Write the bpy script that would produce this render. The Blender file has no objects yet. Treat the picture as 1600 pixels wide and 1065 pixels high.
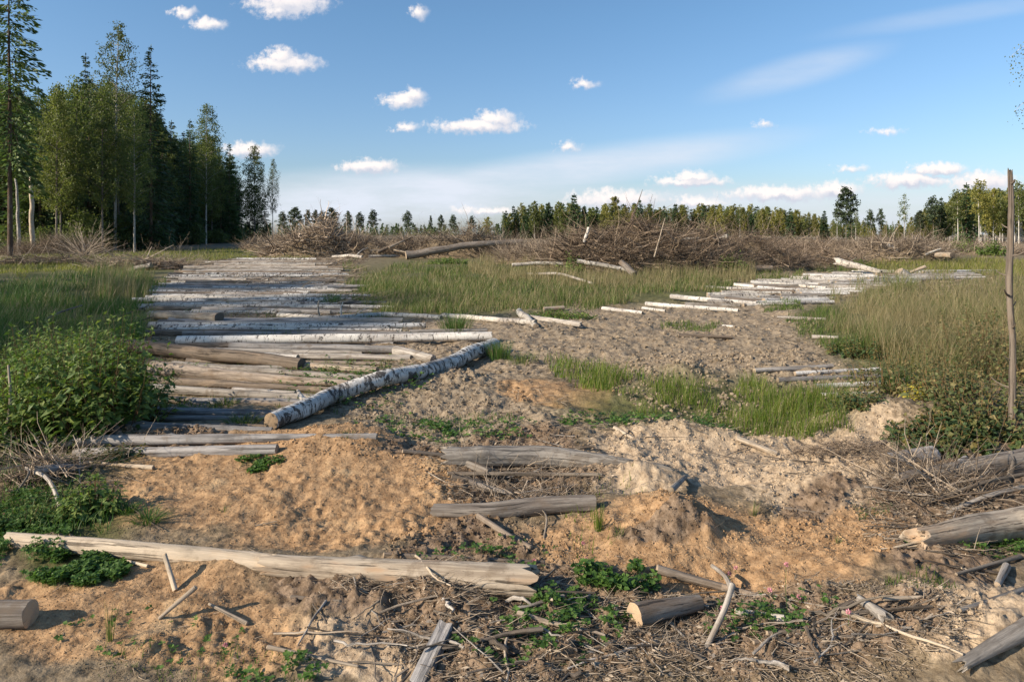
import bpy, math
import numpy as np
from mathutils import Vector, Quaternion
R = math.radians
S = bpy.context.scene
COL = S.collection

# ------------------------------------------------------------------ camera, sky, sun, exposure
F, HZ, EYE = 1067.0, 366.0, 1.6            # focal length in photo pixels, horizon row, eye height (m)
cam = bpy.data.cameras.new('camera'); camo = bpy.data.objects.new('camera', cam); COL.objects.link(camo)
camo.location = (0, 0, EYE); camo.rotation_euler = (R(90), 0, 0)
cam.sensor_width = 36; cam.lens = 36*F/1600; cam.shift_y = -(532.5-HZ)/1600
cam.clip_start = 0.05; cam.clip_end = 6000
S.camera = camo
S.render.resolution_x = 1024; S.render.resolution_y = 681
S.view_settings.view_transform = 'Standard'; S.view_settings.look = 'None'
S.view_settings.exposure = 0.62; S.view_settings.gamma = 1
S.cycles.max_bounces = 6; S.cycles.diffuse_bounces = 3; S.cycles.transmission_bounces = 4; S.cycles.glossy_bounces = 2
S.cycles.use_denoising = True
SUN_EL, SUN_BACK = 27.0, 25.0              # sun low on the left, a little behind the camera
SUN_ROT = 270.0-SUN_BACK
ts = Vector((-math.cos(R(SUN_BACK))*math.cos(R(SUN_EL)), -math.sin(R(SUN_BACK))*math.cos(R(SUN_EL)), math.sin(R(SUN_EL))))
sl = bpy.data.lights.new('sun', 'SUN'); sl.energy = 5.0; sl.angle = R(0.53); sl.color = (1.0, 0.86, 0.68)
so = bpy.data.objects.new('sun', sl); COL.objects.link(so); so.location = (-30, -10, 30)
so.rotation_euler = ts.to_track_quat('Z', 'Y').to_euler()

def build_world():
    w = bpy.data.worlds.new('World'); S.world = w; w.use_nodes = True
    nt = w.node_tree; N = nt.nodes; L = nt.links; N.clear()
    def nd(t, **k):
        n = N.new(t)
        for a, v in k.items(): setattr(n, a, v)
        return n
    def ma(op, a, b=None, c=None, clamp=False):
        n = N.new('ShaderNodeMath'); n.operation = op; n.use_clamp = clamp
        for i, v in enumerate((a, b, c)):
            if v is None: continue
            if isinstance(v, (int, float)): n.inputs[i].default_value = v
            else: L.new(v, n.inputs[i])
        return n.outputs[0]
    def vm(op, a, b):
        n = N.new('ShaderNodeVectorMath'); n.operation = op
        for i, v in enumerate((a, b)):
            if isinstance(v, (tuple, list)): n.inputs[i].default_value = v
            else: L.new(v, n.inputs[i])
        return n.outputs[0]
    def mix(f, a, b):
        n = N.new('ShaderNodeMix'); n.data_type = 'RGBA'
        for s, v in ((n.inputs['Factor'], f), (n.inputs[6], a), (n.inputs[7], b)):
            if isinstance(v, (int, float)): s.default_value = v
            elif isinstance(v, tuple): s.default_value = v
            else: L.new(v, s)
        return n.outputs[2]
    sky = nd('ShaderNodeTexSky', sky_type='NISHITA', sun_disc=False)
    sky.sun_elevation = R(SUN_EL); sky.sun_rotation = R(SUN_ROT); sky.altitude = 0; sky.air_density = 1.0
    sky.dust_density = 1.0; sky.ozone_density = 1.6
    tc = nd('ShaderNodeTexCoord'); sep = nd('ShaderNodeSeparateXYZ'); L.new(tc.outputs['Generated'], sep.inputs[0])
    yy = ma('MAXIMUM', sep.outputs[1], 0.03)
    uv = nd('ShaderNodeCombineXYZ')
    L.new(ma('MULTIPLY', ma('DIVIDE', sep.outputs[0], yy), F), uv.inputs[0])
    L.new(ma('MULTIPLY', ma('DIVIDE', sep.outputs[2], yy), F), uv.inputs[1])
    P = uv.outputs[0]
    def noise(vec, scale, detail, rough=0.55):
        n = nd('ShaderNodeTexNoise', noise_dimensions='2D'); n.inputs['Scale'].default_value = scale
        n.inputs['Detail'].default_value = detail; n.inputs['Roughness'].default_value = rough
        L.new(vec, n.inputs['Vector']); return n
    wn = noise(P, 0.045, 4, 0.6)
    Pd = vm('ADD', P, vm('MULTIPLY', vm('SUBTRACT', wn.outputs['Color'], (.5, .5, .5)), (30, 17, 0)))
    clouds = [(450,4,66,20,1),(432,16,26,12,1),(288,20,22,8,.8),(325,38,28,10,.8),(445,99,58,13,1),(440,90,27,14,1),
              (655,20,15,10,.7),(630,157,36,11,1),(645,150,20,11,1),(636,199,22,8,.8),(748,197,74,11,1),(775,187,34,14,1),
              (577,260,48,11,1),(915,131,19,7,.6),(890,229,20,8,.6),(1080,284,64,8,1),(1083,277,34,10,1),
              (1193,195,16,7,.5),(1384,206,28,6,.42),(1215,303,88,11,1),(1305,297,42,12,1),(1420,282,66,12,1),(1465,264,44,9,1),
              (1330,264,26,6,.6),(1535,286,62,17,1),(965,312,80,14,1),(390,235,44,12,1),(1090,316,50,9,.8),(760,330,60,7,.7)]
    def field(vec):
        cur = None
        for cx, cy, rx, ry, amp in clouds:
            m = nd('ShaderNodeMapping', vector_type='TEXTURE'); L.new(vec, m.inputs[0])
            m.inputs['Location'].default_value = (cx-800, HZ-cy, 0); m.inputs['Scale'].default_value = (rx*1.22, ry*1.35, 1)
            ln = nd('ShaderNodeVectorMath', operation='LENGTH'); L.new(m.outputs[0], ln.inputs[0])
            v = ma('MULTIPLY', ma('SUBTRACT', 1.0, ln.outputs['Value']), float(amp))
            cur = v if cur is None else ma('MAXIMUM', cur, v)
        return cur
    m0 = field(Pd)
    m1 = field(vm('ADD', Pd, (-5, 7, 0)))
    fn = noise(P, 0.09, 5, 0.62).outputs[0]
    dens = ma('ADD', m0, ma('MULTIPLY', ma('SUBTRACT', fn, .5), 0.95))
    mr = nd('ShaderNodeMapRange', interpolation_type='SMOOTHSTEP'); L.new(dens, mr.inputs[0])
    mr.inputs[1].default_value = -0.06; mr.inputs[2].default_value = 0.66
    lit = ma('ADD', ma('MULTIPLY', ma('SUBTRACT', m0, m1), 1.5), ma('ADD', .48, ma('MULTIPLY', ma('SUBTRACT', fn, .5), .5)), clamp=True)
    front = ma('GREATER_THAN', sep.outputs[1], 0.05)
    # cirrus
    def cirrus(cx, cy, rx, ry, rot, amt):
        m = nd('ShaderNodeMapping', vector_type='TEXTURE'); L.new(P, m.inputs[0])
        m.inputs['Location'].default_value = (cx-800, HZ-cy, 0); m.inputs['Rotation'].default_value = (0, 0, R(rot))
        m.inputs['Scale'].default_value = (rx, ry, 1)
        ln = nd('ShaderNodeVectorMath', operation='LENGTH'); L.new(m.outputs[0], ln.inputs[0])
        q = nd('ShaderNodeMapRange', interpolation_type='SMOOTHSTEP'); L.new(ln.outputs['Value'], q.inputs[0])
        q.inputs[1].default_value = 1.0; q.inputs[2].default_value = 0.25; q.inputs[3].default_value = 0; q.inputs[4].default_value = amt
        return q.outputs[0]
    st = nd('ShaderNodeMapping', vector_type='POINT'); L.new(P, st.inputs[0])
    st.inputs['Rotation'].default_value = (0, 0, R(-10)); st.inputs['Scale'].default_value = (.006, .03, 1)
    sn = noise(st.outputs[0], 1.0, 5, .6).outputs[0]
    ci = ma('MAXIMUM', cirrus(830, 275, 520, 42, 8.5, .8), cirrus(1245, 112, 190, 34, 15, .38))
    ci = ma('MAXIMUM', ci, cirrus(600, 310, 460, 62, 2, 1.)); ci = ma('MAXIMUM', ci, cirrus(1500, 22, 280, 22, 9, .2))
    ci = ma('MAXIMUM', ci, cirrus(1250, 330, 800, 55, 0, .7))
    ci = ma('MULTIPLY', ci, ma('ADD', .35, ma('MULTIPLY', sn, 1.1)), clamp=True)
    ci = ma('MULTIPLY', ci, front)
    el = nd('ShaderNodeMapRange', interpolation_type='LINEAR'); L.new(sep.outputs[2], el.inputs[0])
    el.inputs[1].default_value = 0.0; el.inputs[2].default_value = 0.30
    grade = vm('MULTIPLY', sky.outputs[0], mix(el.outputs[0], (0.80, 0.86, 1.04, 1), (0.74, 0.96, 1.10, 1)))
    base = mix(ci, grade, (5.2, 5.6, 6.3, 1))
    ccol = mix(lit, (4.4, 4.6, 5.3, 1), (7.2, 6.7, 6.5, 1))
    out = mix(ma('MULTIPLY', mr.outputs[0], front), base, ccol)
    bg = nd('ShaderNodeBackground'); L.new(out, bg.inputs[0]); bg.inputs[1].default_value = 0.098
    o = nd('ShaderNodeOutputWorld'); L.new(bg.outputs[0], o.inputs[0])
    w.cycles.sampling_method = 'MANUAL'; w.cycles.sample_map_resolution = 512
build_world()

# ------------------------------------------------------------------ numpy helpers
RNG = np.random.default_rng(7)
def _hash(ix, iy, seed):
    h = (ix.astype(np.uint64)*np.uint64(374761393) + iy.astype(np.uint64)*np.uint64(668265263) + np.uint64(seed*1442695041 % (1 << 40)))
    h = (h ^ (h >> np.uint64(13)))*np.uint64(1274126177); h = h ^ (h >> np.uint64(16))
    return (h & np.uint64(0xFFFFFF)).astype(np.float64)/float(0xFFFFFF)
def vnoise(x, y, seed=0):
    x = np.asarray(x, float)+5000; y = np.asarray(y, float)+5000
    x0 = np.floor(x); y0 = np.floor(y); fx = x-x0; fy = y-y0
    fx = fx*fx*fx*(fx*(fx*6-15)+10); fy = fy*fy*fy*(fy*(fy*6-15)+10)
    ix = x0.astype(np.int64); iy = y0.astype(np.int64)
    a = _hash(ix, iy, seed); b = _hash(ix+1, iy, seed); c = _hash(ix, iy+1, seed); d = _hash(ix+1, iy+1, seed)
    return (a*(1-fx)+b*fx)*(1-fy)+(c*(1-fx)+d*fx)*fy*1.0
def fbm(x, y, seed=0, oct=4, gain=.5):
    s = 0; a = 1; t = 0
    for i in range(oct):
        ang = i*.7; c, sn = math.cos(ang), math.sin(ang)
        s = s+a*vnoise((x*c-y*sn)*2**i, (x*sn+y*c)*2**i, seed+i*17); t += a; a *= gain
    return s/t
def worley(x, y, seed=0):
    """distance to the nearest jittered feature point"""
    x = np.asarray(x, float)+5000; y = np.asarray(y, float)+5000
    x0 = np.floor(x).astype(np.int64); y0 = np.floor(y).astype(np.int64)
    best = np.full(np.shape(x), 9.)
    for dx in (-1, 0, 1):
        for dy in (-1, 0, 1):
            cx = x0+dx; cy = y0+dy
            px = cx+_hash(cx, cy, seed); py = cy+_hash(cx, cy, seed+91)
            best = np.minimum(best, (px-x)**2+(py-y)**2)
    return np.sqrt(best)
def sstep(a, b, x):
    t = np.clip((x-a)/(b-a), 0, 1); return t*t*(3-2*t)

# photograph pixel <-> flat ground
def to_px(X, Y):
    Yc = np.maximum(Y, .9)
    return 800+F*X/Yc, HZ+F*EYE/Yc
def flat(px, py):
    Y = F*EYE/(np.asarray(py, float)-HZ); return (np.asarray(px, float)-800)*Y/F, Y
def zone(px, py, ells, soft=.35):
    m = np.zeros(np.shape(px))
    for cx, cy, rx, ry in ells:
        d = np.sqrt(((px-cx)/rx)**2+((py-cy)/ry)**2)
        m = np.maximum(m, 1-sstep(1-soft, 1+soft, d))
    return m
def inpoly(px, py, poly):
    r = np.zeros(np.shape(px), bool); n = len(poly)
    for i in range(n):
        x0, y0 = poly[i]; x1, y1 = poly[(i+1) % n]
        if y0 == y1: continue
        c = ((y0 > py) != (y1 > py)) & (px < (x1-x0)*(py-y0)/(y1-y0)+x0); r ^= c
    return r
SAND = [(440,775,300,85),(260,980,290,90),(1120,850,270,70),(880,620,75,25),(1330,850,190,60),(1180,905,170,40),(700,780,120,60)]
CLAY = [(1180,700,240,48),(1330,740,130,65),(1550,1010,160,75),(1000,745,80,28),(620,1010,150,55),(1480,970,120,40)]
HUMUS = [(520,905,60,25),(250,705,110,14),(610,720,60,18),(1060,850,60,20),(1290,780,60,25),(860,1000,250,110),(1240,1010,260,75),(820,735,130,50),(1510,760,130,75),(760,860,110,55),(1500,900,110,50),(60,720,120,50),(640,930,110,40)]
MUD = [(930,535,330,55),(1130,570,230,40),(700,620,160,55),(1150,500,230,38),(700,680,200,28),(900,670,160,25),(1200,620,250,60)]
ROADR = [(1150,470,220,16),(1340,445,260,16),(1300,460,160,22)]
def masks(X, Y):
    n1 = fbm(X*1.3, Y*1.3, 3, 4)-.5; n2 = fbm(X*1.3+9, Y*1.3, 31, 4)-.5
    sc = np.maximum(Y, 1.)
    px, py = to_px(X+n1*.35*sc**.5, Y+n2*.35*sc**.5)
    ok = (Y > .9)
    sand = zone(px, py, SAND); clay = zone(px, py, CLAY); hum = zone(px, py, HUMUS)
    mud = np.maximum(zone(px, py, MUD), zone(px, py, ROADR)*.9)
    far = sstep(18, 30, Y)
    return sand*ok, clay*ok, hum*ok, mud*ok, far
MOUNDS = [(540,708,.55,.22,.10),(480,718,.5,.25,.07),(600,735,.5,.25,.06),(235,703,.7,.2,.09),(1065,835,.22,.16,.13),(1040,800,.25,.2,.07),(1000,752,.30,.16,.11),
          (1045,690,.30,.18,.13),(1160,690,.3,.2,.08),(1380,662,.35,.25,.16),(1290,665,.3,.15,.08),(1350,770,.7,.35,.07),(85,862,.14,.09,.07),
          (640,640,.8,.3,-.07),(1120,575,1.2,.4,.09),(1130,640,1.6,.6,-.08),(730,600,.6,.3,.08),(870,640,.5,.3,.04),(700,930,.5,.25,.05),
          (1110,905,.3,.18,-.06),(1480,900,.6,.4,.05),(1540,660,1.2,.9,.16),(560,880,.5,.2,.04),(360,890,.25,.15,.05),(300,950,.2,.1,.04),(1290,950,.4,.15,.04),
          (420,470,.9,.5,.0),(1070,590,.4,.25,.16),(1540,1000,.4,.2,.05),(60,700,1.2,.8,.06),(700,560,1.4,.5,.0)]
def Hs(X, Y):
    X = np.asarray(X, float); Y = np.asarray(Y, float)
    z = (fbm(X*.35, Y*.35, 5, 3)-.5)*.16*sstep(0, 4, np.abs(Y))
    for px, py, rx, ry, h in MOUNDS:
        mx, my = flat(px, py)
        z = z+h*np.exp(-((X-mx)/rx)**2-((Y-my)/ry)**2)
    z = z+(fbm(X*.05, Y*.05, 8, 2)-.5)*.5*sstep(25, 80, Y)
    return z
def H(X, Y, fine=True):
    X = np.asarray(X, float); Y = np.asarray(Y, float)
    z = Hs(X, Y)
    if not fine: return z
    sand, clay, hum, mud, far = masks(X, Y)
    near = 1-sstep(20, 40, Y)
    wx = X+.05*(fbm(X*6, Y*6, 77, 2)-.5); wy = Y+.05*(fbm(X*6+5, Y*6, 78, 2)-.5)
    w1 = worley(wx*9.5, wy*9.5, 2); w2 = worley(wx*21, wy*21, 4); w3 = worley(wx*42, wy*42, 6)
    patch = sstep(.4, .65, fbm(X*1.7, Y*1.7, 21, 3))
    pick = sstep(.45, .6, fbm(X*5, Y*5, 23, 2))
    clod = np.clip(.55-w1, 0, 1)*.06*pick+np.clip(.6-w2, 0, 1)*.030+np.clip(.6-w3, 0, 1)*.013
    rough = .6*sand*sstep(.42, .60, fbm(X*2.6, Y*2.6, 22, 3))+1.0*clay*(.3+.7*patch)+.9*hum+1.05*mud*(.4+.6*patch)
    z = z+clod*np.clip(rough+.15, 0, 1.1)*near
    z = z+(fbm(X*7, Y*7, 40, 4)-.5)*(.03+.045*(hum+clay+mud).clip(0, 1))*near
    z = z+(fbm(X*24, Y*24, 44, 4, .62)-.5)*(.012+.022*(hum+clay+mud).clip(0, 1))*near
    z = z+(fbm(X*1.6, Y*1.6, 50, 3)-.5)*.10*near*(sand+clay+mud+hum).clip(0, 1)
    z = z+(fbm(X*4.2, Y*4.2, 57, 3)-.5)*.045*near*(sand+clay+mud+hum).clip(0, 1)
    return z
def W(px, py, dz=0.0):
    """photo pixel -> world point on the ground (scalar)"""
    Y = F*EYE/(py-HZ)
    for _ in range(6):
        X = (px-800)*Y/F; z = float(Hs(np.array([X]), np.array([Y]))[0])+.02
        Y = .4*Y+.6*F*(EYE-z-dz)/(py-HZ)
    for _ in range(2):
        X = (px-800)*Y/F; z = float(H(np.array([X]), np.array([Y]))[0]); Y = .5*Y+.5*F*(EYE-z-dz)/(py-HZ)
    return np.array([(px-800)*Y/F, Y, z])
def at(px, Y):
    X = (px-800)*Y/F; return np.array([X, Y, float(Hs(np.array([X]), np.array([Y]))[0])])

# ------------------------------------------------------------------ mesh building
class MB:
    def __init__(s): s.v = []; s.q = []; s.m = []; s.g = []; s.t = []; s.n = 0
    def add(s, v, q, mat=0, g=None, t=None):
        v = np.asarray(v, float).reshape(-1, 3); q = np.asarray(q, np.int64).reshape(-1, 4)
        s.v.append(v); s.q.append(q+s.n); s.m.append(np.full(len(q), mat, np.int32) if np.isscalar(mat) else mat)
        s.g.append(np.zeros_like(v) if g is None else g.reshape(-1, 3))
        s.t.append(np.full(len(v), .5) if t is None else (np.full(len(v), float(t)) if np.isscalar(t) else np.asarray(t, float).ravel()))
        s.n += len(v); return s
    def mesh(s, name, mats, smooth=True):
        v = np.concatenate(s.v); q = np.concatenate(s.q); m = np.concatenate(s.m)
        me = bpy.data.meshes.new(name)
        tri = q[:, 2] == q[:, 3]
        cnt = np.where(tri, 3, 4); start = np.concatenate(([0], np.cumsum(cnt)[:-1]))
        keep = np.ones(q.shape, bool); keep[tri, 3] = False
        loops = q[keep]
        me.vertices.add(len(v)); me.vertices.foreach_set('co', v.astype(np.float32).ravel())
        me.loops.add(len(loops)); me.loops.foreach_set('vertex_index', loops.astype(np.int32))
        me.polygons.add(len(q)); me.polygons.foreach_set('loop_start', start.astype(np.int32))
        me.polygons.foreach_set('loop_total', cnt.astype(np.int32))
        me.polygons.foreach_set('material_index', m.astype(np.int32))
        me.polygons.foreach_set('use_smooth', np.full(len(q), smooth))
        for x in mats: me.materials.append(x)
        a = me.attributes.new('gc', 'FLOAT_VECTOR', 'POINT'); a.data.foreach_set('vector', np.concatenate(s.g).astype(np.float32).ravel())
        a = me.attributes.new('tone', 'FLOAT', 'POINT'); a.data.foreach_set('value', np.concatenate(s.t).astype(np.float32))
        me.update(calc_edges=True); me.validate()
        return me
def tag(o, label=None, cat=None, group=None, kind=None):
    if label: o['label'] = label
    if cat: o['category'] = cat
    if group: o['group'] = group
    if kind: o['kind'] = kind
    return o
def link(name, me, parent=None, loc=(0, 0, 0)):
    o = bpy.data.objects.new(name, me); COL.objects.link(o); o.location = loc
    if parent: o.parent = parent
    return o
def norm(a): return a/np.maximum(np.linalg.norm(a, axis=-1, keepdims=True), 1e-9)
def tubes(P, Rad, ns=3, rjit=None, tone=None, cap=False):
    """P (N,S,3) centre lines, Rad (N,S) radii -> verts, quads, gc, tone"""
    P = np.asarray(P, float); Rad = np.asarray(Rad, float)
    n, s, _ = P.shape
    T = np.empty_like(P); T[:, 1:-1] = P[:, 2:]-P[:, :-2]; T[:, 0] = P[:, 1]-P[:, 0]; T[:, -1] = P[:, -1]-P[:, -2]
    T = norm(T); main = norm(P[:, -1]-P[:, 0])
    up = np.where(np.abs(main[:, 2:3]) > .85, np.array([[1., 0, 0]]), np.array([[0., 0, 1.]]))[:, None, :]
    A = norm(np.cross(T, np.broadcast_to(up, T.shape))); B = np.cross(A, T)
    th = np.arange(ns)*2*math.pi/ns
    r = Rad[:, :, None]*np.ones(ns)
    if rjit is not None: r = r*rjit
    V = P[:, :, None, :]+A[:, :, None, :]*(np.cos(th)[None, None, :, None]*r[..., None])+B[:, :, None, :]*(np.sin(th)[None, None, :, None]*r[..., None])
    d = np.concatenate((np.zeros((n, 1)), np.cumsum(np.linalg.norm(np.diff(P, axis=1), axis=2), axis=1)), 1)
    G = np.stack((np.broadcast_to(d[:, :, None], r.shape), np.cos(th)*r, np.sin(th)*r), -1)
    idx = np.arange(n*s*ns).reshape(n, s, ns)
    a = idx[:, :-1, :]; b = np.roll(idx, -1, 2)[:, :-1, :]; c = np.roll(idx, -1, 2)[:, 1:, :]; e = idx[:, 1:, :]
    Q = np.stack((a, b, c, e), -1).reshape(-1, 4)
    t = np.full((n, s, ns), .5) if tone is None else np.broadcast_to(np.asarray(tone)[:, None, None], (n, s, ns))
    return V.reshape(-1, 3), Q, G.reshape(-1, 3), t.ravel()
def leaves(C, D, U, Ln, Wd, fold=.15, droop=.15, tone=None):
    """leaf: 5 verts, 2 quads. C base (N,3), D direction, U rough up, length, width"""
    n = len(C); D = norm(D); Sd = norm(np.cross(D, U)); Nn = np.cross(Sd, D)
    Ln = np.broadcast_to(Ln, (n,))[:, None]; Wd = np.broadcast_to(Wd, (n,))[:, None]
    V = np.stack((C, C+D*Ln*.42+Sd*Wd*.5+Nn*Wd*fold, C+D*Ln*.42-Sd*Wd*.5+Nn*Wd*fold, C+D*Ln*.5, C+D*Ln-Nn*Ln*droop), 1)
    i = np.arange(n)[:, None]*5
    Q = np.concatenate((i+np.array([[0, 3, 4, 1]]), i+np.array([[0, 2, 4, 3]])), 0)
    t = RNG.random(n) if tone is None else tone
    return V.reshape(-1, 3), Q, None, np.repeat(t, 5)
def diamonds(C, D, U, Ln, Wd, tone=None):
    n = len(C); D = norm(D); Sd = norm(np.cross(D, U))
    Ln = np.broadcast_to(Ln, (n,))[:, None]; Wd = np.broadcast_to(Wd, (n,))[:, None]
    V = np.stack((C-D*Ln*.5, C+Sd*Wd*.5, C+D*Ln*.5, C-Sd*Wd*.5), 1)
    Q = np.arange(n*4).reshape(n, 4); t = RNG.random(n) if tone is None else tone
    return V.reshape(-1, 3), Q, None, np.repeat(t, 4)
def addm(mb, res, mat=0): mb.add(res[0], res[1], mat, res[2], res[3]); return mb
def rdir(n, zs=1.0):
    d = RNG.normal(size=(n, 3)); d[:, 2] *= zs; return norm(d)

# ------------------------------------------------------------------ materials
class NB:
    def __init__(s, name):
        s.m = bpy.data.materials.new(name); s.m.use_nodes = True; s.nt = s.m.node_tree; s.N = s.nt.nodes; s.N.clear()
        s.out = s.N.new('ShaderNodeOutputMaterial')
    def put(s, sock, v):
        if v is None: return
        if hasattr(v, 'links') or hasattr(v, 'is_linked'): s.nt.links.new(v, sock)
        else:
            if isinstance(v, tuple) and len(v) == 3 and sock.type == 'RGBA': v = v+(1,)
            sock.default_value = v
    def n(s, t, ins=None, **k):
        x = s.N.new(t)
        for a, b in k.items(): setattr(x, a, b)
        for a, b in (ins or {}).items(): s.put(x.inputs[a], b)
        return x
    def attr(s, nm, out='Fac'): return s.n('ShaderNodeAttribute', attribute_name=nm).outputs[out]
    def math(s, op, a, b=None, clamp=False):
        x = s.n('ShaderNodeMath', operation=op, use_clamp=clamp); s.put(x.inputs[0], a); s.put(x.inputs[1], b); return x.outputs[0]
    def mapped(s, vec, sc, loc=None):
        x = s.n('ShaderNodeMapping', {'Vector': vec, 'Scale': sc});
        if loc is not None: s.put(x.inputs['Location'], loc)
        return x.outputs[0]
    def noise(s, vec, scale=1.0, detail=4, rough=.55, out=0, dist=0.0):
        return s.n('ShaderNodeTexNoise', {'Vector': vec, 'Scale': scale, 'Detail': detail, 'Roughness': rough, 'Distortion': dist}).outputs[out]
    def ramp(s, fac, pts):
        x = s.n('ShaderNodeValToRGB', {'Fac': fac}); e = x.color_ramp.elements
        while len(e) < len(pts): e.new(.5)
        for el, (p, c) in zip(e, pts): el.position = p; el.color = (c+(1,)) if isinstance(c, tuple) else (c, c, c, 1)
        return x.outputs[0]
    def mix(s, f, a, b, mode='MIX'):
        x = s.n('ShaderNodeMix', data_type='RGBA', blend_type=mode)
        s.put(x.inputs[0], f); s.put(x.inputs[6], a); s.put(x.inputs[7], b); return x.outputs[2]
    def mr(s, v, a, b, c=0., d=1.):
        return s.n('ShaderNodeMapRange', {0: v, 1: a, 2: b, 3: c, 4: d}, interpolation_type='SMOOTHSTEP').outputs[0]
    def bump(s, h, strength=.5, dist=.01, normal=None):
        x = s.n('ShaderNodeBump', {'Height': h, 'Strength': strength, 'Distance': dist}); s.put(x.inputs['Normal'], normal); return x.outputs[0]
    def finish(s, col, rough=.85, normal=None, spec=.25):
        x = s.n('ShaderNodeBsdfPrincipled', {'Base Color': col, 'Roughness': rough, 'Normal': normal, 'Specular IOR Level': spec})
        s.nt.links.new(x.outputs[0], s.out.inputs[0]); return s.m

def objrand(b): return b.n('ShaderNodeObjectInfo').outputs['Random']
def varied(b, col, amt=.35):
    """per object brightness"""
    k = b.n('ShaderNodeMapRange', {0: objrand(b), 1: 0., 2: 1., 3: 1-amt, 4: 1+amt}).outputs[0]
    kk = b.n('ShaderNodeCombineXYZ', {0: k, 1: k, 2: k}).outputs[0]
    return b.mix(1.0, col, kk, 'MULTIPLY')
def gc_off(b):
    g = b.attr('gc', 'Vector'); o = b.n('ShaderNodeVectorMath', {0: (17., 31., 53.)}, operation='SCALE'); b.put(o.inputs['Scale'], objrand(b))
    return b.n('ShaderNodeVectorMath', {0: g, 1: o.outputs[0]}, operation='ADD').outputs[0]
def wood(name, c1, c2, dark, warm=None, crack=.5, amt=.3, dirt=.5):
    b = NB(name); v = gc_off(b)
    n1 = b.noise(b.mapped(v, (1.4, 34., 34.)), 1., 6, .72)
    n2 = b.noise(b.mapped(v, (3., 9., 9.)), 1., 4, .6)
    n3 = b.noise(b.mapped(v, (1.5, 62., 62.)), 1., 4, .65)
    col = b.mix(b.mr(n1, .40, .60), c1+(1,), c2+(1,))
    n4 = b.noise(b.mapped(v, (2.2, 6., 6.), (3., 7., 1.)), 1., 5, .7)
    col = b.mix(b.math('MULTIPLY', b.mr(n4, .52, .68), .65), col, tuple(x*.45 for x in c2)+(1,))
    if warm: col = b.mix(b.mr(n2, .5, .72), col, warm+(1,))
    col = b.mix(b.math('MULTIPLY', b.mr(n3, .555, .64), crack), col, dark+(1,))
    geo = b.n('ShaderNodeNewGeometry').outputs['Position']
    d = b.noise(geo, 6., 6, .7)
    col = b.mix(b.math('MULTIPLY', b.mr(d, .52, .64), dirt), col, (.13, .092, .06, 1))
    h = b.math('ADD', b.math('MULTIPLY', n1, .6), b.math('MULTIPLY', b.mr(n3, .58, .72), -.6))
    return b.finish(varied(b, col, amt), .85, b.bump(b.math('ADD', h, b.math('MULTIPLY', n2, .6)), .9, .012))
def birch(name, base=(.66, .63, .58), darkamt=1., shade=(.36, .33, .30), tint=(.5, .40, .30)):
    b = NB(name); v = gc_off(b)
    len_ = b.noise(b.mapped(v, (75., 10., 10.)), 1., 3, .5)
    big = b.noise(b.mapped(v, (15., 7., 7.)), 1., 6, .75, dist=.8)
    pt = b.noise(b.mapped(v, (1.2, 5., 5.)), 1., 4, .6)
    fine = b.noise(b.mapped(v, (30., 30., 30.)), 1., 3, .6)
    col = b.mix(b.mr(pt, .42, .66), base+(1,), shade+(1,))
    col = b.mix(b.math('MULTIPLY', b.mr(fine, .5, .7), .35), col, tint+(1,))
    dk = b.mr(len_, .60, .68); dk = b.math('MAXIMUM', dk, b.mr(big, .60-.08*darkamt, .64-.07*darkamt))
    col = b.mix(b.math('MULTIPLY', dk, .92), col, (.045, .036, .03, 1))
    return b.finish(varied(b, col, .12), .7, b.bump(b.math('ADD', b.math('MULTIPLY', dk, -.7), b.math('MULTIPLY', big, 1.2)), .7, .01))
def bark(name, c1, c2, scale=1., amt=.25):
    b = NB(name); v = gc_off(b)
    vo = b.n('ShaderNodeTexVoronoi', {'Vector': b.mapped(v, (16*scale, 50*scale, 50*scale)), 'Randomness': 1.}, feature='DISTANCE_TO_EDGE').outputs[0]
    n = b.noise(b.mapped(v, (8., 22., 22.)), 1., 5, .7); n2 = b.noise(b.mapped(v, (1.5, 5., 5.)), 1., 3, .6)
    f = b.math('MULTIPLY', b.mr(vo, 0., .28), b.math('ADD', n, .45), True)
    col = b.mix(f, c1+(1,), c2+(1,)); col = b.mix(b.math('MULTIPLY', b.mr(n2, .5, .7), .5), col, (.25, .235, .21, 1))
    return b.finish(varied(b, col, amt), .9, b.bump(b.math('ADD', f, n), .9, .012))
def cutend(name, c=(.42, .30, .19), grey=.0):
    b = NB(name); g = b.attr('gc', 'Vector')
    s = b.n('ShaderNodeSeparateXYZ', {0: g})
    r = b.math('SQRT', b.math('ADD', b.math('MULTIPLY', s.outputs[1], s.outputs[1]), b.math('MULTIPLY', s.outputs[2], s.outputs[2])))
    n = b.noise(g, 14., 4, .6); ring = b.math('SINE', b.math('MULTIPLY', b.math('ADD', r, b.math('MULTIPLY', n, .02)), 1300.))
    ang = b.math('ARCTAN2', s.outputs[1], s.outputs[2]); cr = b.noise(b.n('ShaderNodeCombineXYZ', {0: b.math('MULTIPLY', ang, 2.2), 1: r}).outputs[0], 2.2, 4, .6)
    col = b.mix(b.mr(ring, -1, 1, .0, .55), c+(1,), tuple(x*.6 for x in c)+(1,))
    col = b.mix(b.mr(cr, .62, .68), col, (.05, .035, .025, 1)); col = b.mix(b.mr(n, .5, .75, 0, .6), col, (.16, .13, .11, 1))
    return b.finish(varied(b, col, .2), .85, b.bump(b.math('ADD', ring, b.math('MULTIPLY', n, 2.)), .4, .004))
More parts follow.
